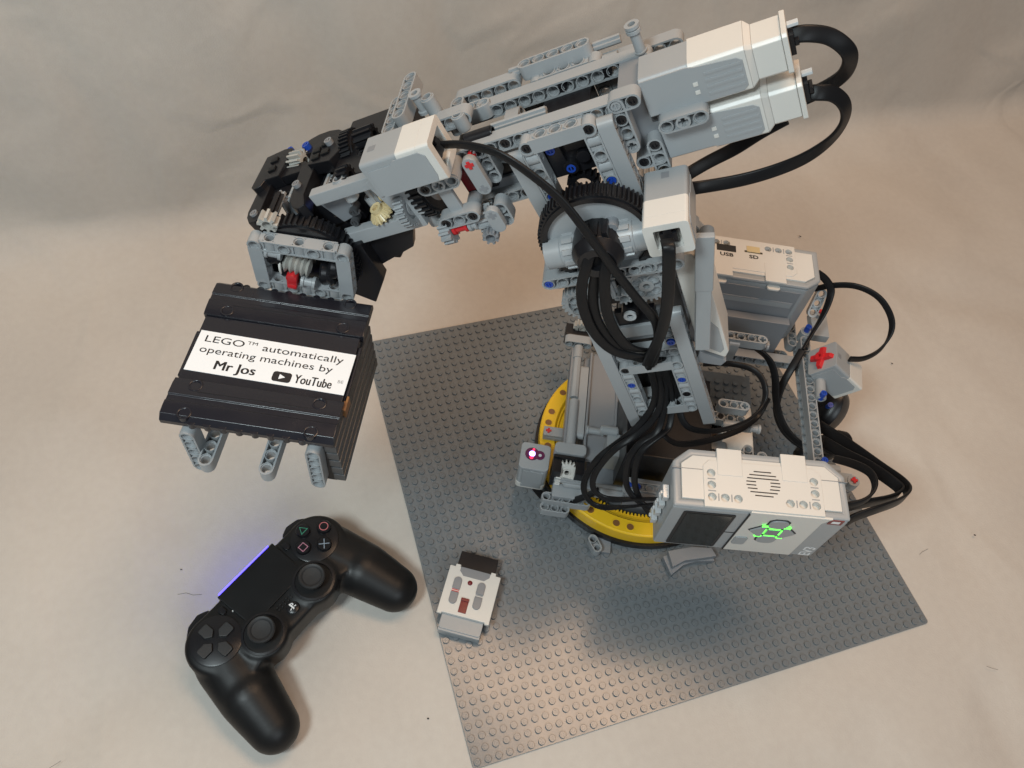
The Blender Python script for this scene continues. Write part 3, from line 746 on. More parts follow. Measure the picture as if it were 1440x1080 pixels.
for x, y, z in ((-154, 17.4, 10), (-139, 13, 12)): part("pin", pin('blue'), GA, (x, y, z), 'u', 'v')
for x, y, z in ((-107.5, 8, 12.4), (-109.4, 4, 12)): part("pin", pin('blue'), GA, (x, y, z), (.5, .8, 0), (.85, -.5, .2))
part("axle", axle(13, 'grey'), GA, (-140, -14, 9.4), '-b', 'u'); part("axle", axle(16, 'grey'), GA, (-151, -16, 8.4), '-b', 'u')
for x in (-164, -148): part("connector", connector(13, 'mid'), GA, (x, -24, -4.6), (0, .25, 1), 'u')
for p in ((-90, -5, 17), (-104, -22, 5)):
    part("axle_gear", gear(10, 6.4, 11, 1.6, 'black', 3), GA, p, 'b', (1, .15, 0))
part("connector", connector(14, 'black', 6.5), GA, (-100, -12, 4), (1, 1, .6), (-1, 1, 0)); part("axle", axle(9, 'grey'), GA, (-121, -10, 5), (-.1, -1, .0), 'u')
part("turntable_gear", turntable('black', 36, 15, 9, 6), GA, (-108, 4, 4), 'b', (1, .2, 0))
for x, y, z in ((-133, -34, 9), (-134, -22, 12), (-163, -32, 9), (-118, 4, 15)):
    part("pin", pin('mid'), GA, (x, y, z), 'u', 'v')
part("beam", beam(4, 'black'), GA, (-126, -22, 1), (.1, 1, 0), (1, -.1, 0)); part("beam", beam(4, 'black'), GA, (-118, -26, -6), (.1, 1, 0), (1, -.1, 0))
part("gear", gear(20, 10, 4, 1.6, 'black'), GA, (-112, -22, 1), 'b', (1, .15, 0)); part("gear", gear(12, 6.5, 6, 1.6, 'black'), GA, (-98, -30, 14), 'b', (1, .1, 0))
part("pin", pin('blue'), GA, (-126, -26, 3), 'b', 'u'); part("connector", connector(12, 'black', 4), GA, (-112, -30, 10), (1, .2, -.2), (-.2, 1, 0))
# ================= gripper (base coordinates a, b, h)
part("turntable_gear", turntable('black', 56, 29.5, 22.5, 8), GB, (-234, -44, 272))
part("disc", disc(23, 5, 'black', 4), GB, (-234, -43, 272))
part("gear", gear(8, 5.6, 7, 2.2, 'stone', 2.6), GB, (-252, -47, 299))
part("axle", axle(20, 'black'), GB, (-252, -46, 299), 'b', 'v')
part("open_frame", open_frame(), GB, (-258.5, -54, 258))
wheel = cached('wh', lambda: MB().lathe([(2, -4), (6.5, -4), (7.5, -2.5), (6.6, 0), (7.5, 2.5), (6.5, 4), (2, 4)], (0, 0, 0), 'x', 18).mesh("roller", ['black']))
for a, h in ((-250, 279), (-244, 270), (-222, 268), (-216, 274)): part("roller", wheel, GB, (a, -50, h))
part("worm_gear", MB().lathe([(2.4, 0)] + [(6.2 if i % 2 else 3.8, .6 + 1.55 * i) for i in range(10)] + [(2.4, 15.8)], (0, 0, 0), 'x', 16).mesh("worm_gear", ['stone']), GB, (-246, -53, 276), (1, 0, -.22))
part("disc", disc(9, 1.2, 'white', 2.4), GB, (-247, -49, 273), 'b', '-u')
part("bush", bush('grey', 9), GB, (-254, -55, 284), (1, 0, -.1)); part("bush", bush('grey', 8), GB, (-236, -57, 266), (1, 0, -.12))
part("axle_joiner", MB().box(-2.8, 2.8, -2.6, 2.6, -5, 5).cyl((0, 0, 3), 3.2, -3, 3, 'y', 12).cyl((0, 0, -4), 3.2, -2.4, 2.4, 'x', 12).mesh("axle_joiner", ['red'], .4), GB, (-241, -57, 266), (1, 0, -.1), 'b', "small bright red joiner in the gripper frame")
def bracket():
    mb = MB(); mb.prism([(-214, 246), (-176, 284), (-176, 302), (-190, 300), (-206, 284), (-222, 268)], -36, -30, 'y')
    mb.prism([(-214, 246), (-198, 240), (-192, 262), (-204, 288), (-214, 282)], -44, -36.2, 'y')
    return mb.mesh("bracket", ['black'], .6)
part("bracket", bracket(), GB, (0, 0, 0))
part("gear", gear(24, 13, 8, 1.6, 'black'), GB, (-191, -26, 287), (1, .25, 0), (-.25, 1, 0))
part("bracket", MB().prism([(-222, 258), (-186, 262), (-178, 286), (-206, 300), (-228, 292)], -26, -6, 'y').mesh("bracket", ['black'], .8), GB, (0, 0, 0))
# black lid: two holed panels either side of a recessed plate
def holed_panel():
    mb = MB()
    mb.prism([(-12.4, -3.0), (-9.6, -.2), (-5, .25), (-2.2, .25), (-1.6, -.5), (1.6, -.5), (2.2, .25), (8.6, 0), (12.3, -.7), (12.4, -6), (-12.4, -6)], -44, 44, 'x')
    for x in (-32, 32):
        for y in (-8.4, 8.6): mb.lathe([(3.7, -6.4), (3.7, .36), (2.9, .40), (2.45, -.2), (2.45, -3), (2.0, -3), (2.0, -6.4)], (x, y, 0), 'z', 18)
    for x in range(-28, 29, 8): mb.cyl((x, -11.0, 0), 2.3, -6.6, -2.2, 'z', 12)
    return mb.mesh("lid_panel", ['film'], .3, 30)
for b, x in ((-141.9, (1, 0, 0)), (-74.6, (-1, 0, 0))):
    lp = part("lid_panel", holed_panel(), GB, (-238.5, b, 262.6), x, (0, 1 if x[0] > 0 else -1, 0))
    hs = MB()
    for px in (-32, 32):
        for py in (-8.4, 8.6): hs.cyl((px, py, 0), 2.6, -2.2, -1.6, 'z', 14)
    for py in (-5.0,): hs.box(-30, 30, 4.6, 5.0, -.2, .32)
    sub("panel_socket", hs.mesh("panel_socket", ['black']), lp)
part("lid_plate", MB().box(-281.5, -196, -132, -87, 252, 260.6).box(-284, -281, -126, -96, 250, 258).box(-196, -194, -128, -92, 248, 259).mesh("lid_plate", ['film'], .6), GB, (0, 0, 0))
lab = part("label_sheet", MB().box(0, 84.5, 0, 26.3, 0, .25).mesh("label_sheet", ['paper']), GB, (-280.6, -123.6, 260.75), (1, -.018, 0), (.018, 1, 0), "white paper label printed with black words")
for txt, x, y, sz, bold, xs in (("LEGO", 3.4, 19.4, 6.1, 0, 1.42), ("TM", 26.4, 21.8, 3.0, 0, 1.4), ("automatically", 35.0, 19.2, 6.1, 0, 1.36), ("operating machines by", 3.2, 12.4, 6.1, 0, 1.3), ("Mr Jos", 13.8, 3.0, 8.0, 0, 1.06), ("Mr Jos", 14.25, 3.02, 8.0, 0, 1.06), ("YouTube", 57.0, 2.6, 7.8, 0, .68), ("YouTube", 57.3, 2.62, 7.8, 0, .68), ("BE", 79.2, 6.8, 2.8, 0, 1.1)):
    o = sub("lettering", text_mesh(txt, sz, 'greyink' if txt == "BE" else 'ink', .05, bold, xs), lab, (x, y, .3 + .03 * (x in (14.25, 57.3))))
pl = sub("play_mark", MB().prism(rounded(45.4, 55.4, 1.8, 8.0, 1.6, 4), .25, .38, 'z').mesh("play_mark", ['ink']), lab)
sub("play_arrow", MB().prism([(49.0, 3.3), (52.2, 4.9), (49.0, 6.5)], .38, .45, 'z').mesh("play_arrow", ['paper']), lab)
# grey body below the lid, fingers and posts
for k in range(5):
    part("side_slat", MB().prism([(-152, 0), (-72, 0), (-72, 6.4), (-152, 6.4)], -3.2, 3.2, 'x').mesh("side_slat", ['dark'], .5) if k == 0 else bpy.data.meshes["side_slat"], GB, (-197.5 + .5 * k, 0, 247 - 7.6 * k))
part("side_core", MB().box(-204, -198, -150, -74, 212, 254).mesh("side_core", ['black'], .5), GB, (0, 0, 0))
for a in (-270, -205.5): part("beam", beam(5), GB, (a, -153, 250), (-.02, 0, -1), 'b')
for a in (-262.5, -230.5): part("beam", beam(9), GB, (a, -160.5, 232), 'b', 'v')
part("gripper_body", MB().box(-270, -206, -112, -78, 232, 252).mesh("gripper_body", ['mid'], .6), GB, (0, 0, 0))
part("chip", MB().box(-195.5, -193.4, -133, -124, 252, 259).mesh("chip", ['brown'], .3), GB, (0, 0, 0))
# ================= lower arm (tilted 26 degrees)
part("open_frame", open_frame(), GT, (0, -44.4, 0), '-v', 'b')
part("open_frame", open_frame(), GT, (0, 40, 0), '-v', 'b')
pins(GT, 'blue', [(0, -44.4, -16), (32, -44.4, -16)])
part("pin", pin('blue'), GT, (33, -44.4, 22), 'u', 'b')
for b in (-44.4, 40):
    beams(GT, [(15, (-8, b, -62), 'v', 'u'), (15, (40, b, -68), 'v', 'u')])
beams(GT, [(3, (0, -40, 10), 'b', 'v'), (5, (0, -40, 8), 'u', 'b'), (3, (33, -43, 22), 'v', 'b'), (3, (-1, -41, 18), 'v', 'b'),
           (8, (-20, -46.2, 88.8), 'u', 'b'), (8, (-20, -38.2, 88.9), 'u', 'b'), (4, (-18, -40, 82), 'u', 'v'), (3, (34, -46, 88), 'u', 'b'),
           (5, (8, -40, -56), 'b', 'v'), (5, (0, -34, -48), 'u', 'b')])
pins(GT, 'blue', [(-20, -46.2, 88.8)])
pins(GT, 'black', [(12, -46.2, 88.8), (0, -44.4, 0), (32, -44.4, -32), (16, -40, 8)])
part("turntable_gear", turntable('black', 72, 31, 26.2, 9), GT, (14, -42, 112))
part("disc", disc(26.6, 5, 'grey', 8), GT, (14, -42.6, 112))
part("disc", disc(3.5, 14, 'mid', 1), GT, (24, -44, 121))
def hub():
    mb = MB(); mb.lathe([(5, -22), (10, -22), (13.5, -16), (13.5, 4), (5, 4)], (0, 0, 0), 'y', 16)
    for k in range(3): mb.box(6 - 5 * k, 8.5 - 5 * k, -16, -6, 8, 14.4)
    return mb.mesh("hub", ['black'], .3)
part("hub", hub(), GT, (15, -42, 112))
def clutch():
    mb = MB(); mb.lathe([(3, 0), (8.6, 0), (8.6, 9), (9.2, 9.2), (9.2, 18), (7.6, 18.2), (7.6, 19.5), (3, 19.5)], (0, 0, 0), 'x', 20)
    for k in range(10):
        a = TAU * k / 10; c, s_ = math.cos(a), math.sin(a)
        mb.prism([(c * 8 - s_ * 1.6, s_ * 8 + c * 1.6), (c * 8 + s_ * 1.6, s_ * 8 - c * 1.6), (c * 10.2 + s_ * 1.4, s_ * 10.2 - c * 1.4), (c * 10.2 - s_ * 1.4, s_ * 10.2 + c * 1.4)], 10.5, 16.5, 'x')
    return mb.mesh("clutch_drum", ['grey'], .25)
part("clutch_drum", clutch(), GT, (-14, -47, 109)); part("clutch_drum", clutch(), GT, (43, -47, 111), '-u', '-b')
part("gear", gear(24, 12.6, 8), GT, (-8, -42, 64)); part("gear", gear(24, 12.6, 8), GT, (30, -42, 71))
part("gear", gear(24, 12.6, 8), GT, (-8, 36, 64)); part("gear", gear(24, 12.6, 8), GT, (30, 36, 71))
part("gear", gear(8, 4.6, 8, 1.6), GT, (17, -46, 68)); part("axle", axle(14), GT, (12, -46, 66), 'v', 'b')
part("gearbox", MB().box(2, 30, -30, 28, 44, 82).box(-2, 34, -36, -30, 50, 58).box(4, 28, -38, -34, 30, 44).cyl((15, 0, 48), 5, -44, -38, 'y', 16).mesh("gearbox", ['black'], .5), GT, (0, 0, 0))
part("bush", bush('clear', 6), GT, (15, -46, 48), 'b', 'v')
part("cross_panel", MB().box(0, 32, -40, -34, 22, 32).box(2, 30, -34, 28, 12, 30).mesh("cross_panel", ['grey'], .6), GT, (0, 0, 0))
part("cross_panel", MB().box(1, 31, -36, -32, 33, 40).mesh("cross_panel", ['mid'], .6), GT, (0, 0, 0))
part("motor_block", MB().box(-6, 30, -28, 30, -54, 8).mesh("motor_block", ['black'], .6), GT, (0, 0, 0))
ts = touch_sensor(Matrix(GT @ frame_m((41.3, -62.6, 128.6), 'u', 'b')), False, 40, 22, 20)
ts["label"] = "plain touch sensor beside the shoulder gear, its plug towards the viewer"
part("beam", beam(3), GT, (44, -36, 100), 'u', 'b')
# large motor and layered beams on the right of the lower arm
for k in range(3): part("beam", beam(9), GT, (50.5 + 6.2 * .2 * k, -43.4 + 8 * k, 20), (.19, 0, 1), (0, 1, 0))
part("side_rail", MB().box(-4.2, 4.2, -50.5, -47.5, 0, 52).box(-4.8, 4.8, -51, -47, 52, 92).mesh("side_rail", ['grey'], .7), GT, (50, 0, 14), (.982, 0, -.187), 'b')
def large_motor():
    mb = MB(); mb.prism([(46, 2), (60, -10), (63, -4), (62, 74), (57, 84), (46, 84)], -40, -8, 'y')
    return mb.mesh("motor", ['white'], 1.6)
mo = part("motor", large_motor(), GT, (0, 0, 0), 'u', 'b', "large white motor behind the lower arm")
sub("side_panel", MB().prism([(49, 6), (58, -3), (60.5, 0), (60.5, 20), (57, 27), (49, 27)], -40.7, -39.8, 'y').mesh("side_panel", ['grey'], .3), mo)
sub("collar", MB().prism([(42, -10), (56, -17), (60, -13), (46, 0)], -40, -12, 'y').mesh("collar", ['mid'], .4), mo)

# ================= turning base
def rack():
    mb = MB(); n = 22; r0, r1, r2 = 66.0, 74.0, 88.0
    A = [R(90 * (i / n)) for i in range(n + 1)]
    prof = [(r0 + 2, 11), (r0 + 2, 20), (r1 - 2.6, 20.4), (r1 - 1.4, 22.6), (r1 - .2, 22.6), (r1 + .2, 24.0), (r1 + 1.6, 25.6), (r2 - 1.2, 25.6), (r2, 24.4), (r2, 12), (r1, 11)]
    k = len(prof); vs = [(r * math.cos(a), r * math.sin(a), z) for a in A for r, z in prof]
    fs = [(i * k + j, i * k + (j + 1) % k, (i + 1) * k + (j + 1) % k, (i + 1) * k + j) for i in range(n) for j in range(k)]
    fs += [tuple(range(k)), tuple(range(n * k, n * k + k))]
    mb.add(vs, fs)
    for i in range(35):
        a = R(90 * (i + .5) / 35); c, s_ = math.cos(a), math.sin(a)
        q = lambda r, w_: (c * r - s_ * w_, s_ * r + c * w_)
        mb.prism([q(r0 + 2.6, 1.2), q(r0 + 2.6, -1.2), q(r0, -.6), q(r0, .6)], 11.5, 20.6, 'z')
    for i in range(11):
        a = R(90 * (i + .5) / 11)
        if i % 3 != 1: mb.tube((81.4 * math.cos(a), 81.4 * math.sin(a), 0), 2.9, 3.7, 24, 26.0, 'z', 16)
    return mb.mesh("ring_rack", ['yellow'], .25, 30)
rk = rack()
for k in range(4):
    o = part("ring_rack", rk, GB, (8, 18, 0), (math.cos(R(8 + 90 * k)), math.sin(R(8 + 90 * k)), 0), (-math.sin(R(8 + 90 * k)), math.cos(R(8 + 90 * k)), 0))
    hs = MB()
    for i in range(11):
        a = R(90 * (i + .5) / 11)
        if i % 3 != 1: hs.cyl((81.4 * math.cos(a), 81.4 * math.sin(a), 0), 2.9, 25.5, 25.72, 'z', 14)
    sub("rack_socket", cached('rs', lambda: hs.mesh("rack_socket", ['brown'])), o)
part("ring_tyre", MB().lathe([(70, 6), (90.5, 6), (90.5, 12.5), (70, 12.5)], (8, 18, 0), 'z', 72).mesh("ring_tyre", ['black']), GB, (0, 0, 0))
part("base_plate", MB().box(-40, 96, -44, 92, 36, 44).mesh("base_plate", ['mid'], 1), GB, (0, 0, 0))
part("base_core", MB().cyl((8, 18, 0), 58, 4, 36, 'z', 40).mesh("base_core", ['mid']), GB, (0, 0, 0))
part("panel", MB().box(-46, -14, -28, 76, 58, 62).box(-46, -44, -28, 76, 62, 66).box(-22, -20, -28, 76, 62, 65).mesh("panel", ['mid'], .6), GB, (0, 0, 0))
part("panel", MB().box(-50, -10, 40, 76, 52, 57).mesh("panel", ['mid'], .6), GB, (0, 0, 0))
part("axle", MB().cyl((0, 0, 0), 3.6, 0, 48, 'x', 8).mesh("axle", ['grey'], .2), GB, (-57, 26, 66), 'b', 'v')
part("connector", connector(50, 'grey', 4.0), GB, (-56.5, -26, 66), 'b', 'v'); part("connector", connector(14, 'grey', 4.2), GB, (-57, 66, 66), 'b', 'v')
part("beam", beam(9), GB, (-50.5, -6, 62), 'b', 'u'); part("rail", MB().box(-62.5, -60.5, -24, 78, 52, 66).mesh("rail", ['mid'], .4), GB, (0, 0, 0))
part("beam", beam(3), GB, (-66, 84, 68), 'u', 'b')
part("worm_casing", MB().box(-70, -44, 88, 100, 58, 72).mesh("worm_casing", ['black'], .5), GB, (0, 0, 0))
part("gear", gear(14, 8, 6, 2, 'stone', 3), GB, (-56, 96, 74), 'u', 'b')
part("link_piece", MB().box(-77, -52, 6, 15, 26, 34).cyl((-73, 10.5, 0), 4.2, 25.8, 34.3, 'z', 16).box(-74, -58, 5.6, 6.4, 27, 31).mesh("link_piece", ['grey'], .5), GB, (0, 0, 0))
part("axle", axle(12, 'red'), GB, (-73, 10.5, 23.2), 'v', 'b')
# corner gearbox and colour sensor at the front left
part("corner_cap", MB().prism(rounded(-69, -44, -31, -21, 3.5, 4), 60, 72, 'z').mesh("corner_cap", ['grey'], .6), GB, (0, 0, 0))
part("worm_casing", MB().box(-69, -62, -46, -31.2, 44, 68).box(-51, -44, -46, -31.2, 44, 68).box(-69, -44, -34, -31.3, 44, 70).mesh("worm_casing", ['black'], .5), GB, (0, 0, 0))
part("gear", gear(18, 9.8, 4, 2.4, 'white', 3), GB, (-57, -41, 61), 'u', (0, -.8, .6)); part("gear", gear(16, 8, 4, 2.2, 'white', 3), GB, (-63, -41, 54), 'b', 'u')
part("axle", axle(22), GB, (-66, -46, 56)); part("connector", connector(16), GB, (-58, -46, 52))
part("block", MB().box(-66, -40, -58, -46, 40, 50).mesh("block", ['grey'], .5), GB, (0, 0, 0))
part("beam", beam(5), GB, (-70, -58, 44), 'u', 'v'); part("beam", beam(3), GB, (-70, -64, 38), 'u', 'v')
part("beam", beam(2), GB, (-26, -73, 10), (.5, -.86, 0), 'v'); part("foot_block", MB().box(-22, -10, -80, -64, 3.6, 7).mesh("foot_block", ['mid'], .4), GB, (0, 0, 0))
def colour_sensor():
    mb = MB(); mb.prism(rounded(0, 24, 0, 24, 3.4, 4), -32, 0, 'z')
    root = part("colour_sensor", mb.mesh("colour_sensor", ['grey'], .9), GB, (-95.5, -42.6, 60.2), (1, -.03, 0), (.03, 1, 0), "grey colour sensor with its violet and red light on")
    c = MB(); c.prism(rounded(-.2, 24.2, -.25, 10, 3.2, 3), -32.4, -25, 'z'); sub("cover", c.mesh("cover", ['white'], .5), root)
    p = MB(); p.prism([(4.4, -29.5), (20.6, -29.5), (20.6, -3.6), (4.4, -3.6)], -.75, .2, 'y'); p.box(4.2, 10, -.9, -.5, -3.2, -2.4); p.box(13, 18, -.9, -.5, -3.2, -2.4)
    sub("front_panel", p.mesh("front_panel", ['grey'], .15), root)
    w_ = MB(); w_.cyl((9.4, 13.6, 0), 5.6, 0, .5, 'z', 24); w_.cyl((15.6, 13.4, 0), 4.0, 0, .55, 'z', 20); sub("window", w_.mesh("window", ['purple']), root)
    sub("lamp", MB().cyl((9.4, 13.6, 0), 2.5, .5, 1.0, 'z', 16).mesh("lamp", ['led']), root)
    sub("lamp", MB().cyl((9.2, 10.2, 0), 1.5, .5, .9, 'z', 12).cyl((10.2, 17.6, 0), 1.0, .5, .9, 'z', 10).mesh("lamp", ['redled']), root)
    sub("detector", MB().cyl((15.8, 13.2, 0), 1.3, .55, .9, 'z', 12).mesh("detector", ['clear']), root)
colour_sensor()
# middle of the base
for b, h in ((-60, 70), (-52, 62)): part("connector", connector(40), GB, (-36, b, h))
part("connector", connector(14), GB, (-36, -12, 84)); part("block", MB().box(-30, -10, -34, -14, 62, 84).mesh("block", ['grey'], .6), GB, (0, 0, 0))
part("bush", bush('grey', 14), GB, (-46, -8, 74)); part("pivot_block", MB().box(-20, 44, -46, 30, 60, 112).mesh("pivot_block", ['black'], .8), GB, (0, 0, 0))
part("block", MB().box(-14, 16, -66, -50, 66, 84).mesh("block", ['mid'], .5), GB, (0, 0, 0))
part("pin", pin('blue'), GB, (-6, -60, 86), 'u', 'v'); part("beam", beam(5), GB, (-12, -58, 82), 'u', 'v')
part("beam", beam(3, 'grey', (2,)), GB, (46, -6, 132), 'u', 'v'); part("connector", connector(20), GB, (50, -14, 120)); part("bush", bush('grey', 8), GB, (70, -14, 120))
part("beam", beam(4, 'grey', (3,)), GB, (44, 36, 160), 'u', 'v', ) ; part("beam", beam(4), GB, (48, 34, 158), '-v', 'u')
part("connector", connector(16), GB, (58, 42, 150)); part("bush", bush('grey', 6), GB, (72, 44, 148))
part("beam", beam(3), GB, (80, 92, 118), (0, -.9, -.5), (.1, -.4, 1)); pins(GB, 'blue', [(80, 92, 118)], 'v')
part("beam", beam(3), GB, (84, 96, 120), '-b', 'v'); pins(GB, 'blue', [(84, 96, 120.5), (84, 80, 120.5)], 'v')
part("panel", MB().box(40, 100, 40, 88, 44.5, 48).mesh("panel", ['plate'], .5), GB, (0, 0, 0), 'u', 'b')
st = MB()
for x in range(46, 98, 8):
    for y in range(46, 86, 8): st.cyl((x, y, 0), 2.45, 48, 49.8, 'z', 12)
pst = part("panel_studs", st.mesh("panel_studs", ['plate']), GB, (0, 0, 0))
part("motor", MB().prism(rounded(58, 84, -26, 30, 8, 5), 46, 92, 'z').mesh("motor", ['white'], 3.0), GB, (0, 0, 0), 'u', 'b', "large white motor standing in the base")
part("panel", MB().box(20, 60, -44, 40, 50, 54).mesh("panel", ['brown'], .5), GB, (0, 0, 0))
beams(GB, [(15, (20, 60, 112), 'u', 'b'), (11, (28, 74, 100), 'u', 'v'), (7, (46, -30, 96), 'u', 'b'), (3, (58, -62, 128), 'b', 'v')])
pst["kind"] = "stuff"
beams(GB, [(7, (22, 4, 100), 'u', 'v'), (5, (26, -18, 92), 'u', 'b'), (5, (30, 20, 96), 'b', 'v', 'mid'), (9, (44, -52, 78), 'u', 'v', 'mid'), (3, (70, -46, 112), 'b', 'v'), (3, (78, -54, 118), 'b', 'v')])
pins(GB, 'blue', [(78, -54, 118.6), (38, 4, 100.6), (-12, -58, 82.6)], 'v'); pins(GB, 'black', [(22, 4, 100.4), (54, 4, 100.4)], 'v')
part("gear", gear(24, 12.6, 6, 1.8, 'black'), GB, (60, 10, 92), 'u', 'v'); part("bush", bush('grey', 8), GB, (30, -32, 104)); part("connector", connector(24), GB, (20, -40, 92))
# right-hand post beam with the red-cross touch sensor
beams(GB, [(15, (119, -36, 120), 'b', 'v'), (15, (119, -36, 111.8), 'b', 'u'), (5, (112, 78, 112), 'b', 'v')])
pins(GB, 'blue', [(120, 84, 128), (121, -38, 126), (125.5, 20, 128)], 'v')
part("beam", beam(3), GB, (124, 104, 150), (-.25, -.8, -.9), (-.2, -.9, .8)); part("connector", connector(12, 'grey', 4.4), GB, (120, 84, 114), 'v', 'b')
part("link_piece", MB().box(128, 142, 86, 112, 112, 120).cyl((135, 108, 0), 4.2, 118, 124, 'z', 16).mesh("link_piece", ['grey'], .8), GB, (0, 0, 0))
part("axle", axle(12, 'red'), GB, (135, 108, 113.5), 'v', 'b'); part("connector", connector(26, 'grey', 4.0), GB, (125.5, 18, 125), (0, 1, .1), 'v')
part("connector", connector(14, 'grey', 4.2), GB, (121, -40, 120)); part("link_piece", MB().cyl((140, -52, 0), 4.4, 122, 130, 'z', 16).box(126, 140, -54, -46, 122, 129).mesh("link_piece", ['grey'], .5), GB, (0, 0, 0))
part("axle", axle(12, 'red'), GB, (140, -52, 119.5), 'v', 'b')
tm = Vector((.585, -.063, .809)).normalized(); tz = Vector((-.804, .085, .588)).normalized()
ts = touch_sensor(GB @ frame_m(Vector((116, 37.2, 128)) - tz * 36 + tm * 24, (.106, .994, .0), tz), True, 36, 24, 24)
ts["label"] = "touch sensor with a red cross plunger on the right of the base"
part("wheel", MB().lathe([(4, -11), (16, -11), (21.5, -7), (22.5, 0), (21.5, 7), (16, 11), (4, 11)], (0, 0, 0), 'y', 32).cyl((0, 0, 0), 6, -8, 10.6, 'y', 20).mesh("wheel", ['black']), GB, (160, 54, 62), (.3, .1, 1), (-.25, -.35, 1))
part("pin", pin('blue'), GB, (156.5, 50, 75), 'u', (-.25, -.35, 1))
for k, dz in ((0, 0), (1, 5.2)):
    part("arch_piece", MB().prism([(33 + 3 * k, -77 + 3 * k), (44, -71), (56, -67), (72, -65.5), (76, -74 + 2 * k), (60, -77), (50, -82 + 2 * k), (40, -92 + 5 * k)], 3.7 + dz, 8.8 + dz, 'z').mesh("arch_piece", ['mid'], .5), GB, (0, 0, 0))
part("cable_sleeve", MB().lathe([(2, -24), (7, -23), (9.5, -18), (10.5, 0), (9.5, 18), (6, 24), (2, 25)], (0, 0, 0), 'x', 20, 0, False).mesh("cable_sleeve", ['rubber']), GB, (146, 6, 76), (.8, .45, .1), (-.45, .8, 0), "thick bundle of black cables behind the front control box")
# control boxes
BF = Matrix(((.9982, -.0433, -.0413), (.0402, .9966, -.0713), (.0443, .0695, .9966))).to_4x4(); BF.translation = Vector((21.61, -109.44, 181.59)) * S
cb = control_brick(GB @ BF, False); cb["label"] = "front control box, its screen and green lit buttons towards the viewer"
BB = Matrix(((-1, 0, 0), (0, -1, 0), (0, 0, 1))).to_4x4(); BB.translation = Vector((84.6, 107.2, 185.6)) * S
cb = control_brick(GB @ BB, True); cb["label"] = "rear control box with USB and card slots on top"
part("brick_support", MB().box(30, 90, -80, -72, 100, 150).mesh("brick_support", ['mid'], .5), GB, (0, 0, 0)); part("brick_support", MB().box(24, 96, 66, 73, 100, 150).mesh("brick_support", ['mid'], .5), GB, (0, 0, 0))
for nm, wd, pts in CABLES:
    cable(pts, wd, WIDE.get(nm, (0, 1, 0)))
LINT = [
    ('black speck on the cloth left of the wrist', -220, 579, 0.68, 1),
    ('dark speck on the cloth left of the game controller', -372, 9, 0.52, 1),
    ('black speck on the cloth between controller and baseplate', -214, -150, 0.60, 1.4),
    ('dark crumb on the cloth far right of the baseplate', 279, -136, 0.60, 1.8),
    ('short dark thread end on the cloth behind the rear control box', 304, 227, 0.68, 2.4),
    ('small dark speck on the cloth right of the touch sensor', 310, 46, 0.60, 1.8),
    ('tiny dark speck at the cloth near the left edge', -493, 389, 0.45, 1),
    ('small speck on the cloth above the gripper', -352, 513, 0.38, 1),
]
HAIRS = [
    ('curved hair on the cloth left of the black wrist', [(-439.1, 516.6), (-432.5, 521.2), (-419.5, 519.8), (-406.7, 509.0), (-401.5, 490.3)]),
    ('fine hair on the cloth at the top left corner', [(-480.8, 727.8), (-467.4, 751.1), (-448.7, 752.6)]),
    ('short hair on the cloth beyond the lower right corner of the baseplate', [(218.6, -234.8), (222.1, -237.5), (226.0, -239.7)]),
    ('bent hair on the cloth right of the baseplate', [(219.5, -138.4), (223.5, -136.8), (230.0, -135.9)]),
    ('short hair at the bottom left of the cloth', [(-465.2, -109.8), (-460.7, -108.3), (-458.1, -107.3)]),
    ('thin hair on the cloth left of the controller', [(-375.9, -10.4), (-369.7, -10.9), (-364.7, -14.0), (-358.6, -15.1)]),
]
PADLOC = (-292.98, -57.5, 0)
# ================= game controller on the cloth
pad = empty("game_controller", PADLOC, R(36.33))
pad.scale = (.98, .98, .98)
tag(pad, "black wireless game controller with two thumb sticks lying on the cloth", "game controller")
def ell(mb, p, q, r0, r1, n=18, kz=1.0):
    """tapered capsule from p to q"""
    p, q = Vector(p), Vector(q); ax = (q - p).normalized(); a = ax.cross(Vector((0, 0, 1))).normalized(); b = ax.cross(a)
    L = (q - p).length; rows = []
    for i in range(7): t = R(-90 + 90 * i / 6); rows.append((r0 * math.sin(t), r0 * math.cos(t)))
    for i in range(7): t = R(90 * i / 6); rows.append((L + r1 * math.sin(t), r1 * math.cos(t)))
    vs = [tuple(p + ax * t + a * (r * math.cos(TAU * k / n)) + b * (r * math.sin(TAU * k / n) * kz)) for t, r in rows for k in range(n)]
    fs = [(i * n + k, i * n + (k + 1) % n, (i + 1) * n + (k + 1) % n, (i + 1) * n + k) for i in range(len(rows) - 1) for k in range(n)]
    mb.add(vs, fs + [tuple(range(n)), tuple(range((len(rows) - 1) * n, len(rows) * n))])
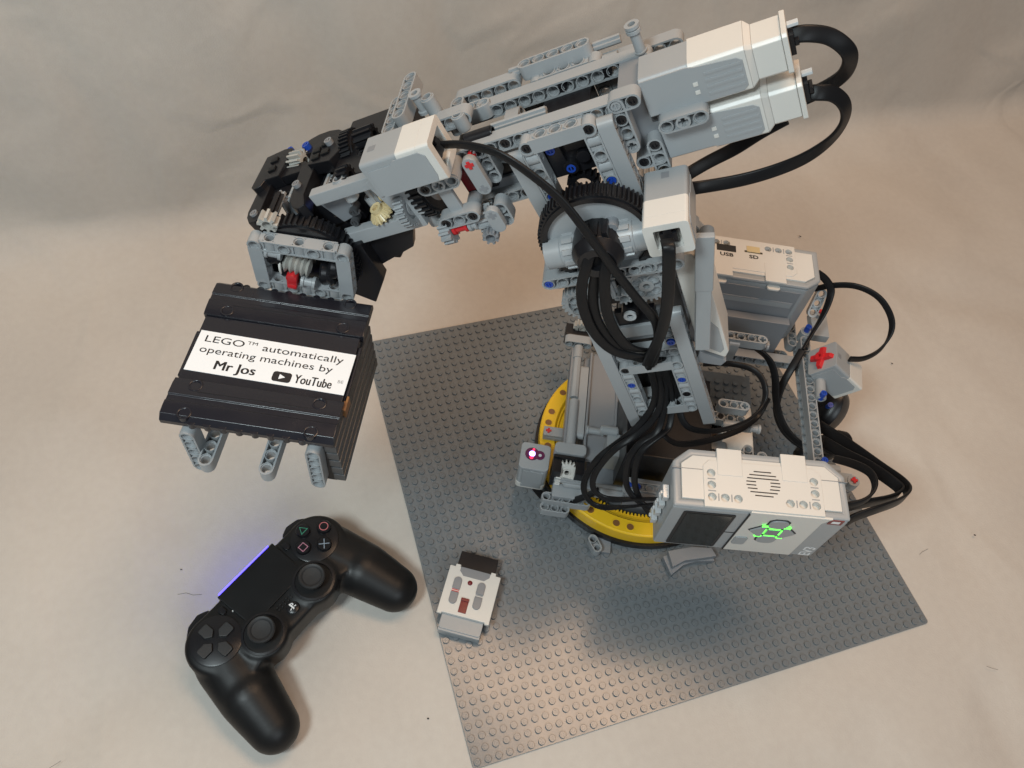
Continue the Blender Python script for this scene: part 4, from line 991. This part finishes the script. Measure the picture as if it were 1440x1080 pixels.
def pad_body():
    mb = MB()
    mb.prism([(-46, -13), (46, -13), (52, 10), (46, 44), (-46, 44), (-52, 10)], 17, 40.5, 'z')
    mb.prism([(-24, -10), (24, -10), (24, 47), (-24, 47)], 16, 41.5, 'z')
    for s in (-1, 1):
        mb.lathe([(19, 16), (23, 21), (23.6, 37), (22, 41), (8, 43)], (s * 48.5, 21.5, 0), 'z', 28, 0, False)
        mb.lathe([(14, 14), (18.5, 20), (18.8, 40.5), (17.5, 43)], (s * 25, 1, 0), 'z', 24, 0, False)
        ell(mb, (s * 52, 12, 25), (s * 58.6, -18, 22.5), 23.2, 22.0, 22, .80); ell(mb, (s * 58.6, -18, 22.5), (s * 63.4, -44, 17.5), 22.0, 18.4, 22, .88)
    me = mb.mesh("body", ['pad'])
    tmp = obj("controller_tmp", me)
    md = tmp.modifiers.new("remesh", 'REMESH'); md.mode = 'VOXEL'; md.voxel_size = 1.3 * S
    ms = tmp.modifiers.new("smooth", 'SMOOTH'); ms.factor = .5; ms.iterations = 22
    dg = bpy.context.evaluated_depsgraph_get(); dg.update()
    out = bpy.data.meshes.new_from_object(tmp.evaluated_get(dg))
    bpy.data.objects.remove(tmp); out.name = "body"
    for p in out.polygons: p.use_smooth = True
    return out
obj("body", pad_body(), pad)
tp = MB(); tp.prism([(-26, 10), (26, 10), (27, 45.5), (-27, 45.5)], 39, 42.9, 'z')
sub("touchpad", tp.mesh("touchpad", ['pad'], .8), pad)
for s in (-1, 1):
    w_ = MB(); w_.lathe([(15.5, 40), (15.5, 43.6), (13.8, 43.9), (13.2, 40.6), (4, 39.8)], (0, 0, 0), 'z', 32, 0, False)
    sub("stick_well", w_.mesh("stick_well", ['black']), pad, (s * 25, 0, 0))
    st = MB(); st.lathe([(6, 40), (8.6, 47.5), (9.6, 51), (9.6, 53.0), (8.8, 53.8), (7.4, 53.4), (6.6, 52.4), (3, 51.9), (.1, 51.8)], (0, 0, 0), 'z', 36, 0, False)
    sub("thumb_stick", st.mesh("thumb_stick", ['stick']), pad, (s * 24.8, .2, 0))
    sh_ = MB(); sh_.prism([(s * 36, 38), (s * 36, 46.5), (s * 44, 50), (s * 54, 48), (s * 62, 41), (s * 58, 34)], 21, 37, 'z')
    sub("shoulder_button", sh_.mesh("shoulder_button", ['black'], 2.5), pad)
    sb = MB(); sb.prism(rounded(s * 31.5 - 2.2, s * 31.5 + 2.2, 32, 38.5, 2, 4), 40, 43.4, 'z')
    sub("option_button", sb.mesh("option_button", ['black'], .4), pad)
    db = MB(); db.lathe([(18, 40.6), (18, 43.2), (17, 43.6), (.1, 43.8)], (s * 48.5, 22.3, 0), 'z', 36, 0, False)
    sub("button_plate", db.mesh("button_plate", ['black'], 0), pad)
for dx, dy in ((0, 1), (1, 0), (0, -1), (-1, 0)):
    d = Vector((dx, dy)); n = Vector((-dy, dx)); c = Vector((-48.7, 22.0))
    pts = [tuple(c + d * a + n * b) for a, b in ((3.0, 0), (6.4, 4.1), (13, 4.1), (14, 3), (14, -3), (13, -4.1), (6.4, -4.1))]
    k = MB(); k.prism(pts, 43.0, 46.0, 'z'); sub("arrow_button", k.mesh("arrow_button", ['stick'], .7), pad)
def sym(kind):
    mb = MB(); q = []
    if kind == 'cir': mb.tube((0, 0, 0), 2.9, 3.5, 0, .1, 'z', 28); return mb
    if kind == 'tri': P = [(0, 3.6), (3.4, -2.2), (-3.4, -2.2)]
    elif kind == 'sq': P = [(-2.8, -2.8), (2.8, -2.8), (2.8, 2.8), (-2.8, 2.8)]
    else:
        for a in (45, 135):
            c, s_ = math.cos(R(a)), math.sin(R(a))
            mb.prism([(c * 4 - s_ * .28, s_ * 4 + c * .28), (-c * 4 - s_ * .28, -s_ * 4 + c * .28), (-c * 4 + s_ * .28, -s_ * 4 - c * .28), (c * 4 + s_ * .28, s_ * 4 - c * .28)], 0, .1 + a * .0002, 'z')
        return mb
    I = [(x * .80, y * .80) for x, y in P]; ring_prism(mb, P, I, 0, .1, 'z'); return mb
for kind, x, y, mt in (('tri', 47.9, 33.4, 'sgreen'), ('cir', 60.1, 23.2, 'sred'), ('sq', 38.2, 23.3, 'spink'), ('x', 50.0, 13.0, 'sblue')):
    b = MB(); b.lathe([(5.4, 42.5), (5.4, 45.8), (4.9, 46.5), (.1, 46.7)], (0, 0, 0), 'z', 28, 0, False)
    bo = sub("face_button", b.mesh("face_button", ['black']), pad, (x, y, 0))
    sub("symbol", sym(kind).mesh("symbol", [mt]), bo, (0, 0, 46.72))
hb = MB(); hb.lathe([(4.6, 40), (4.6, 42.8), (4.2, 43.1), (.1, 43.1)], (1.3, -2.6, 0), 'z', 24, 0, False); sub("home_button", hb.mesh("home_button", ['black']), pad)
pm = MB()
pm.prism([(.4, -4.8), (1.9, -4.2), (1.9, 1.6), (.4, 2.0)], 43.15, 43.3, 'z'); pm.prism([(1.9, 1.6), (3.6, .9), (3.9, -.6), (3.0, -1.4), (1.9, -1.0), (1.9, -.4), (2.8, -.5), (2.9, .2), (1.9, .6)], 43.15, 43.3, 'z')
pm.prism([(-.2, -2.2), (-2.2, -2.9), (-2.2, -3.6), (-.2, -3.2)], 43.15, 43.3, 'z'); pm.prism([(2.4, -2.4), (4.6, -3.0), (4.4, -3.8), (2.4, -3.2)], 43.15, 43.3, 'z')
hm = sub("home_mark", pm.mesh("home_mark", ['whiteink']), pad, (.3, -.4, 0)); hm.scale = (.8, .8, 1)
sub("light_bar", MB().prism([(-25.5, 44.0), (25.5, 44.0), (24.5, 49.2), (-24.5, 49.2)], 26, 36.6, 'z').mesh("light_bar", ['violet'], .5), pad)
dots = MB()
for x, y in ((-24, 8.0), (17.5, -13.0), (-27, 29)): dots.cyl((x, y, 0), .45, 42, 43.4, 'z', 8)
sub("port_mark", dots.mesh("port_mark", ['whiteink']), pad)
gs = MB()
for i in range(5):
    for j in range(2): gs.cyl((-6 + 3 * i, 6.0 - 2.4 * j, 0), .55, 41, 43.0, 'z', 8)
sub("speaker_hole", gs.mesh("speaker_hole", ['ink']), pad)

# ================= small remote control on the baseplate
xa = math.atan2(-20.7, 35)
rem = empty("remote_control", (-170.6, -47.3, 3.6), xa)
tag(rem, "small white and grey infrared remote with a red slider, lying on the baseplate", "remote control")
b = MB(); b.prism(rounded(4, 36.5, -49, 2, 2, 3), 0, 9.5, 'z'); b.prism([(4, -41), (36.5, -41), (36.5, -50.5), (4, -50.5)], 0, 8.4, 'z')
sub("body", b.mesh("body", ['grey'], .8), rem)
b = MB(); b.prism([(4.8, -2), (36, -2), (35.4, 13.6), (5.4, 13.6)], 0.4, 11.2, 'z'); sub("lens", b.mesh("lens", ['black'], .6), rem)
b = MB(); b.prism([(0, -39.2), (3.6, -39.2), (3.6, -38), (37.2, -38), (37.2, -39.2), (40.7, -39.2), (40.7, -.6), (36.5, -.6), (36.5, 1.6), (32.5, 1.6), (32.5, -.4), (8.2, -.4), (8.2, 1.6), (4.2, 1.6), (4.2, -.6), (0, -.6)], 9.4, 12.8, 'z')
sub("cover", b.mesh("cover", ['white'], .5), rem)
b = MB(); b.prism([(8.4, 0), (32.3, 0), (32.3, -3.4), (28.6, -7.0), (12, -7.0), (8.4, -3.4)], 10, 13.0, 'z'); sub("nose_panel", b.mesh("nose_panel", ['mid'], .3), rem)
for x, rc in ((9.2, 'red'), (28.0, 'blue')):
    for y0, y1 in ((-18.4, -8.6), (-30.4, -20.8)):
        k = MB(); top = y1 > -15; r_ = 3.1
        pts = [(x + r_ * math.cos(R(a)), (y1 - r_) + r_ * math.sin(R(a))) for a in range(0, 181, 20)] + [(x - r_, y0), (x + r_, y0)] if top else [(x + r_ * math.cos(R(a)), (y0 + r_) + r_ * math.sin(R(a))) for a in range(180, 361, 20)] + [(x + r_, y1), (x - r_, y1)]
        k.prism(pts, 12, 14.0, 'z'); kb = sub("button", k.mesh("button", ['mid'], .5), rem)
    sub("stripe", MB().box(x - 2.9, x + 2.9, -19.3, -18.7, 12.7, 13.05).box(x - 2.9, x + 2.9, -20.6, -20.0, 12.7, 13.05).mesh("stripe", [rc if rc == 'red' else 'mid']), rem)
sub("indicator", MB().lathe([(1.9, 12.6), (1.9, 13.2), (1.2, 13.9), (.1, 14.1)], (18.6, -11.2, 0), 'z', 16, 0, False).mesh("indicator", ['dred']), rem)
sub("slider", MB().box(15.4, 21.6, -35.4, -24.2, 12.4, 13.4).box(15.4, 21.6, -26.4, -24.2, 13.0, 14.6).mesh("slider", ['dred'], .3), rem)

# ================= lint and hairs on the cloth
def lint(label, x, y, r, st=1.0):
    mb = MB(); n = 7
    mb.lathe([(r * .2, 0), (r, .25), (r * .8, .7), (r * .2, .9)], (0, 0, 0), 'z', n, 0, False)
    o = obj("lint_speck", mb.mesh("lint_speck", ['ink']), None, Matrix.Translation((x * S, y * S, .1 * S)) @ Matrix.Rotation(x, 4, 'Z') @ Matrix.Diagonal((st, 1, 1, 1)))
    tag(o, label, "lint", "dark specks on the cloth")
def hair(label, pts):
    me = [Vector((x, y, .35)) for x, y in pts]; mb = MB(); vs = []; fs = []
    for i, p in enumerate(me):
        t = (me[min(i + 1, len(me) - 1)] - me[max(0, i - 1)]).normalized(); n = Vector((-t.y, t.x, 0)) * .11
        vs += [tuple(p + n), tuple(p - n), tuple(p + Vector((0, 0, .25)))]
    for i in range(len(me) - 1):
        for j in range(3): fs.append((i * 3 + j, i * 3 + (j + 1) % 3, i * 3 + 3 + (j + 1) % 3, i * 3 + 3 + j))
    mb.add(vs, fs)
    tag(obj("hair", mb.mesh("hair", ['rubber'])), label, "hair", "loose hairs on the cloth")
for lb, x, y, r, st in LINT: lint(lb, x, y, r, st)
for lb, pts in HAIRS: hair(lb, pts)
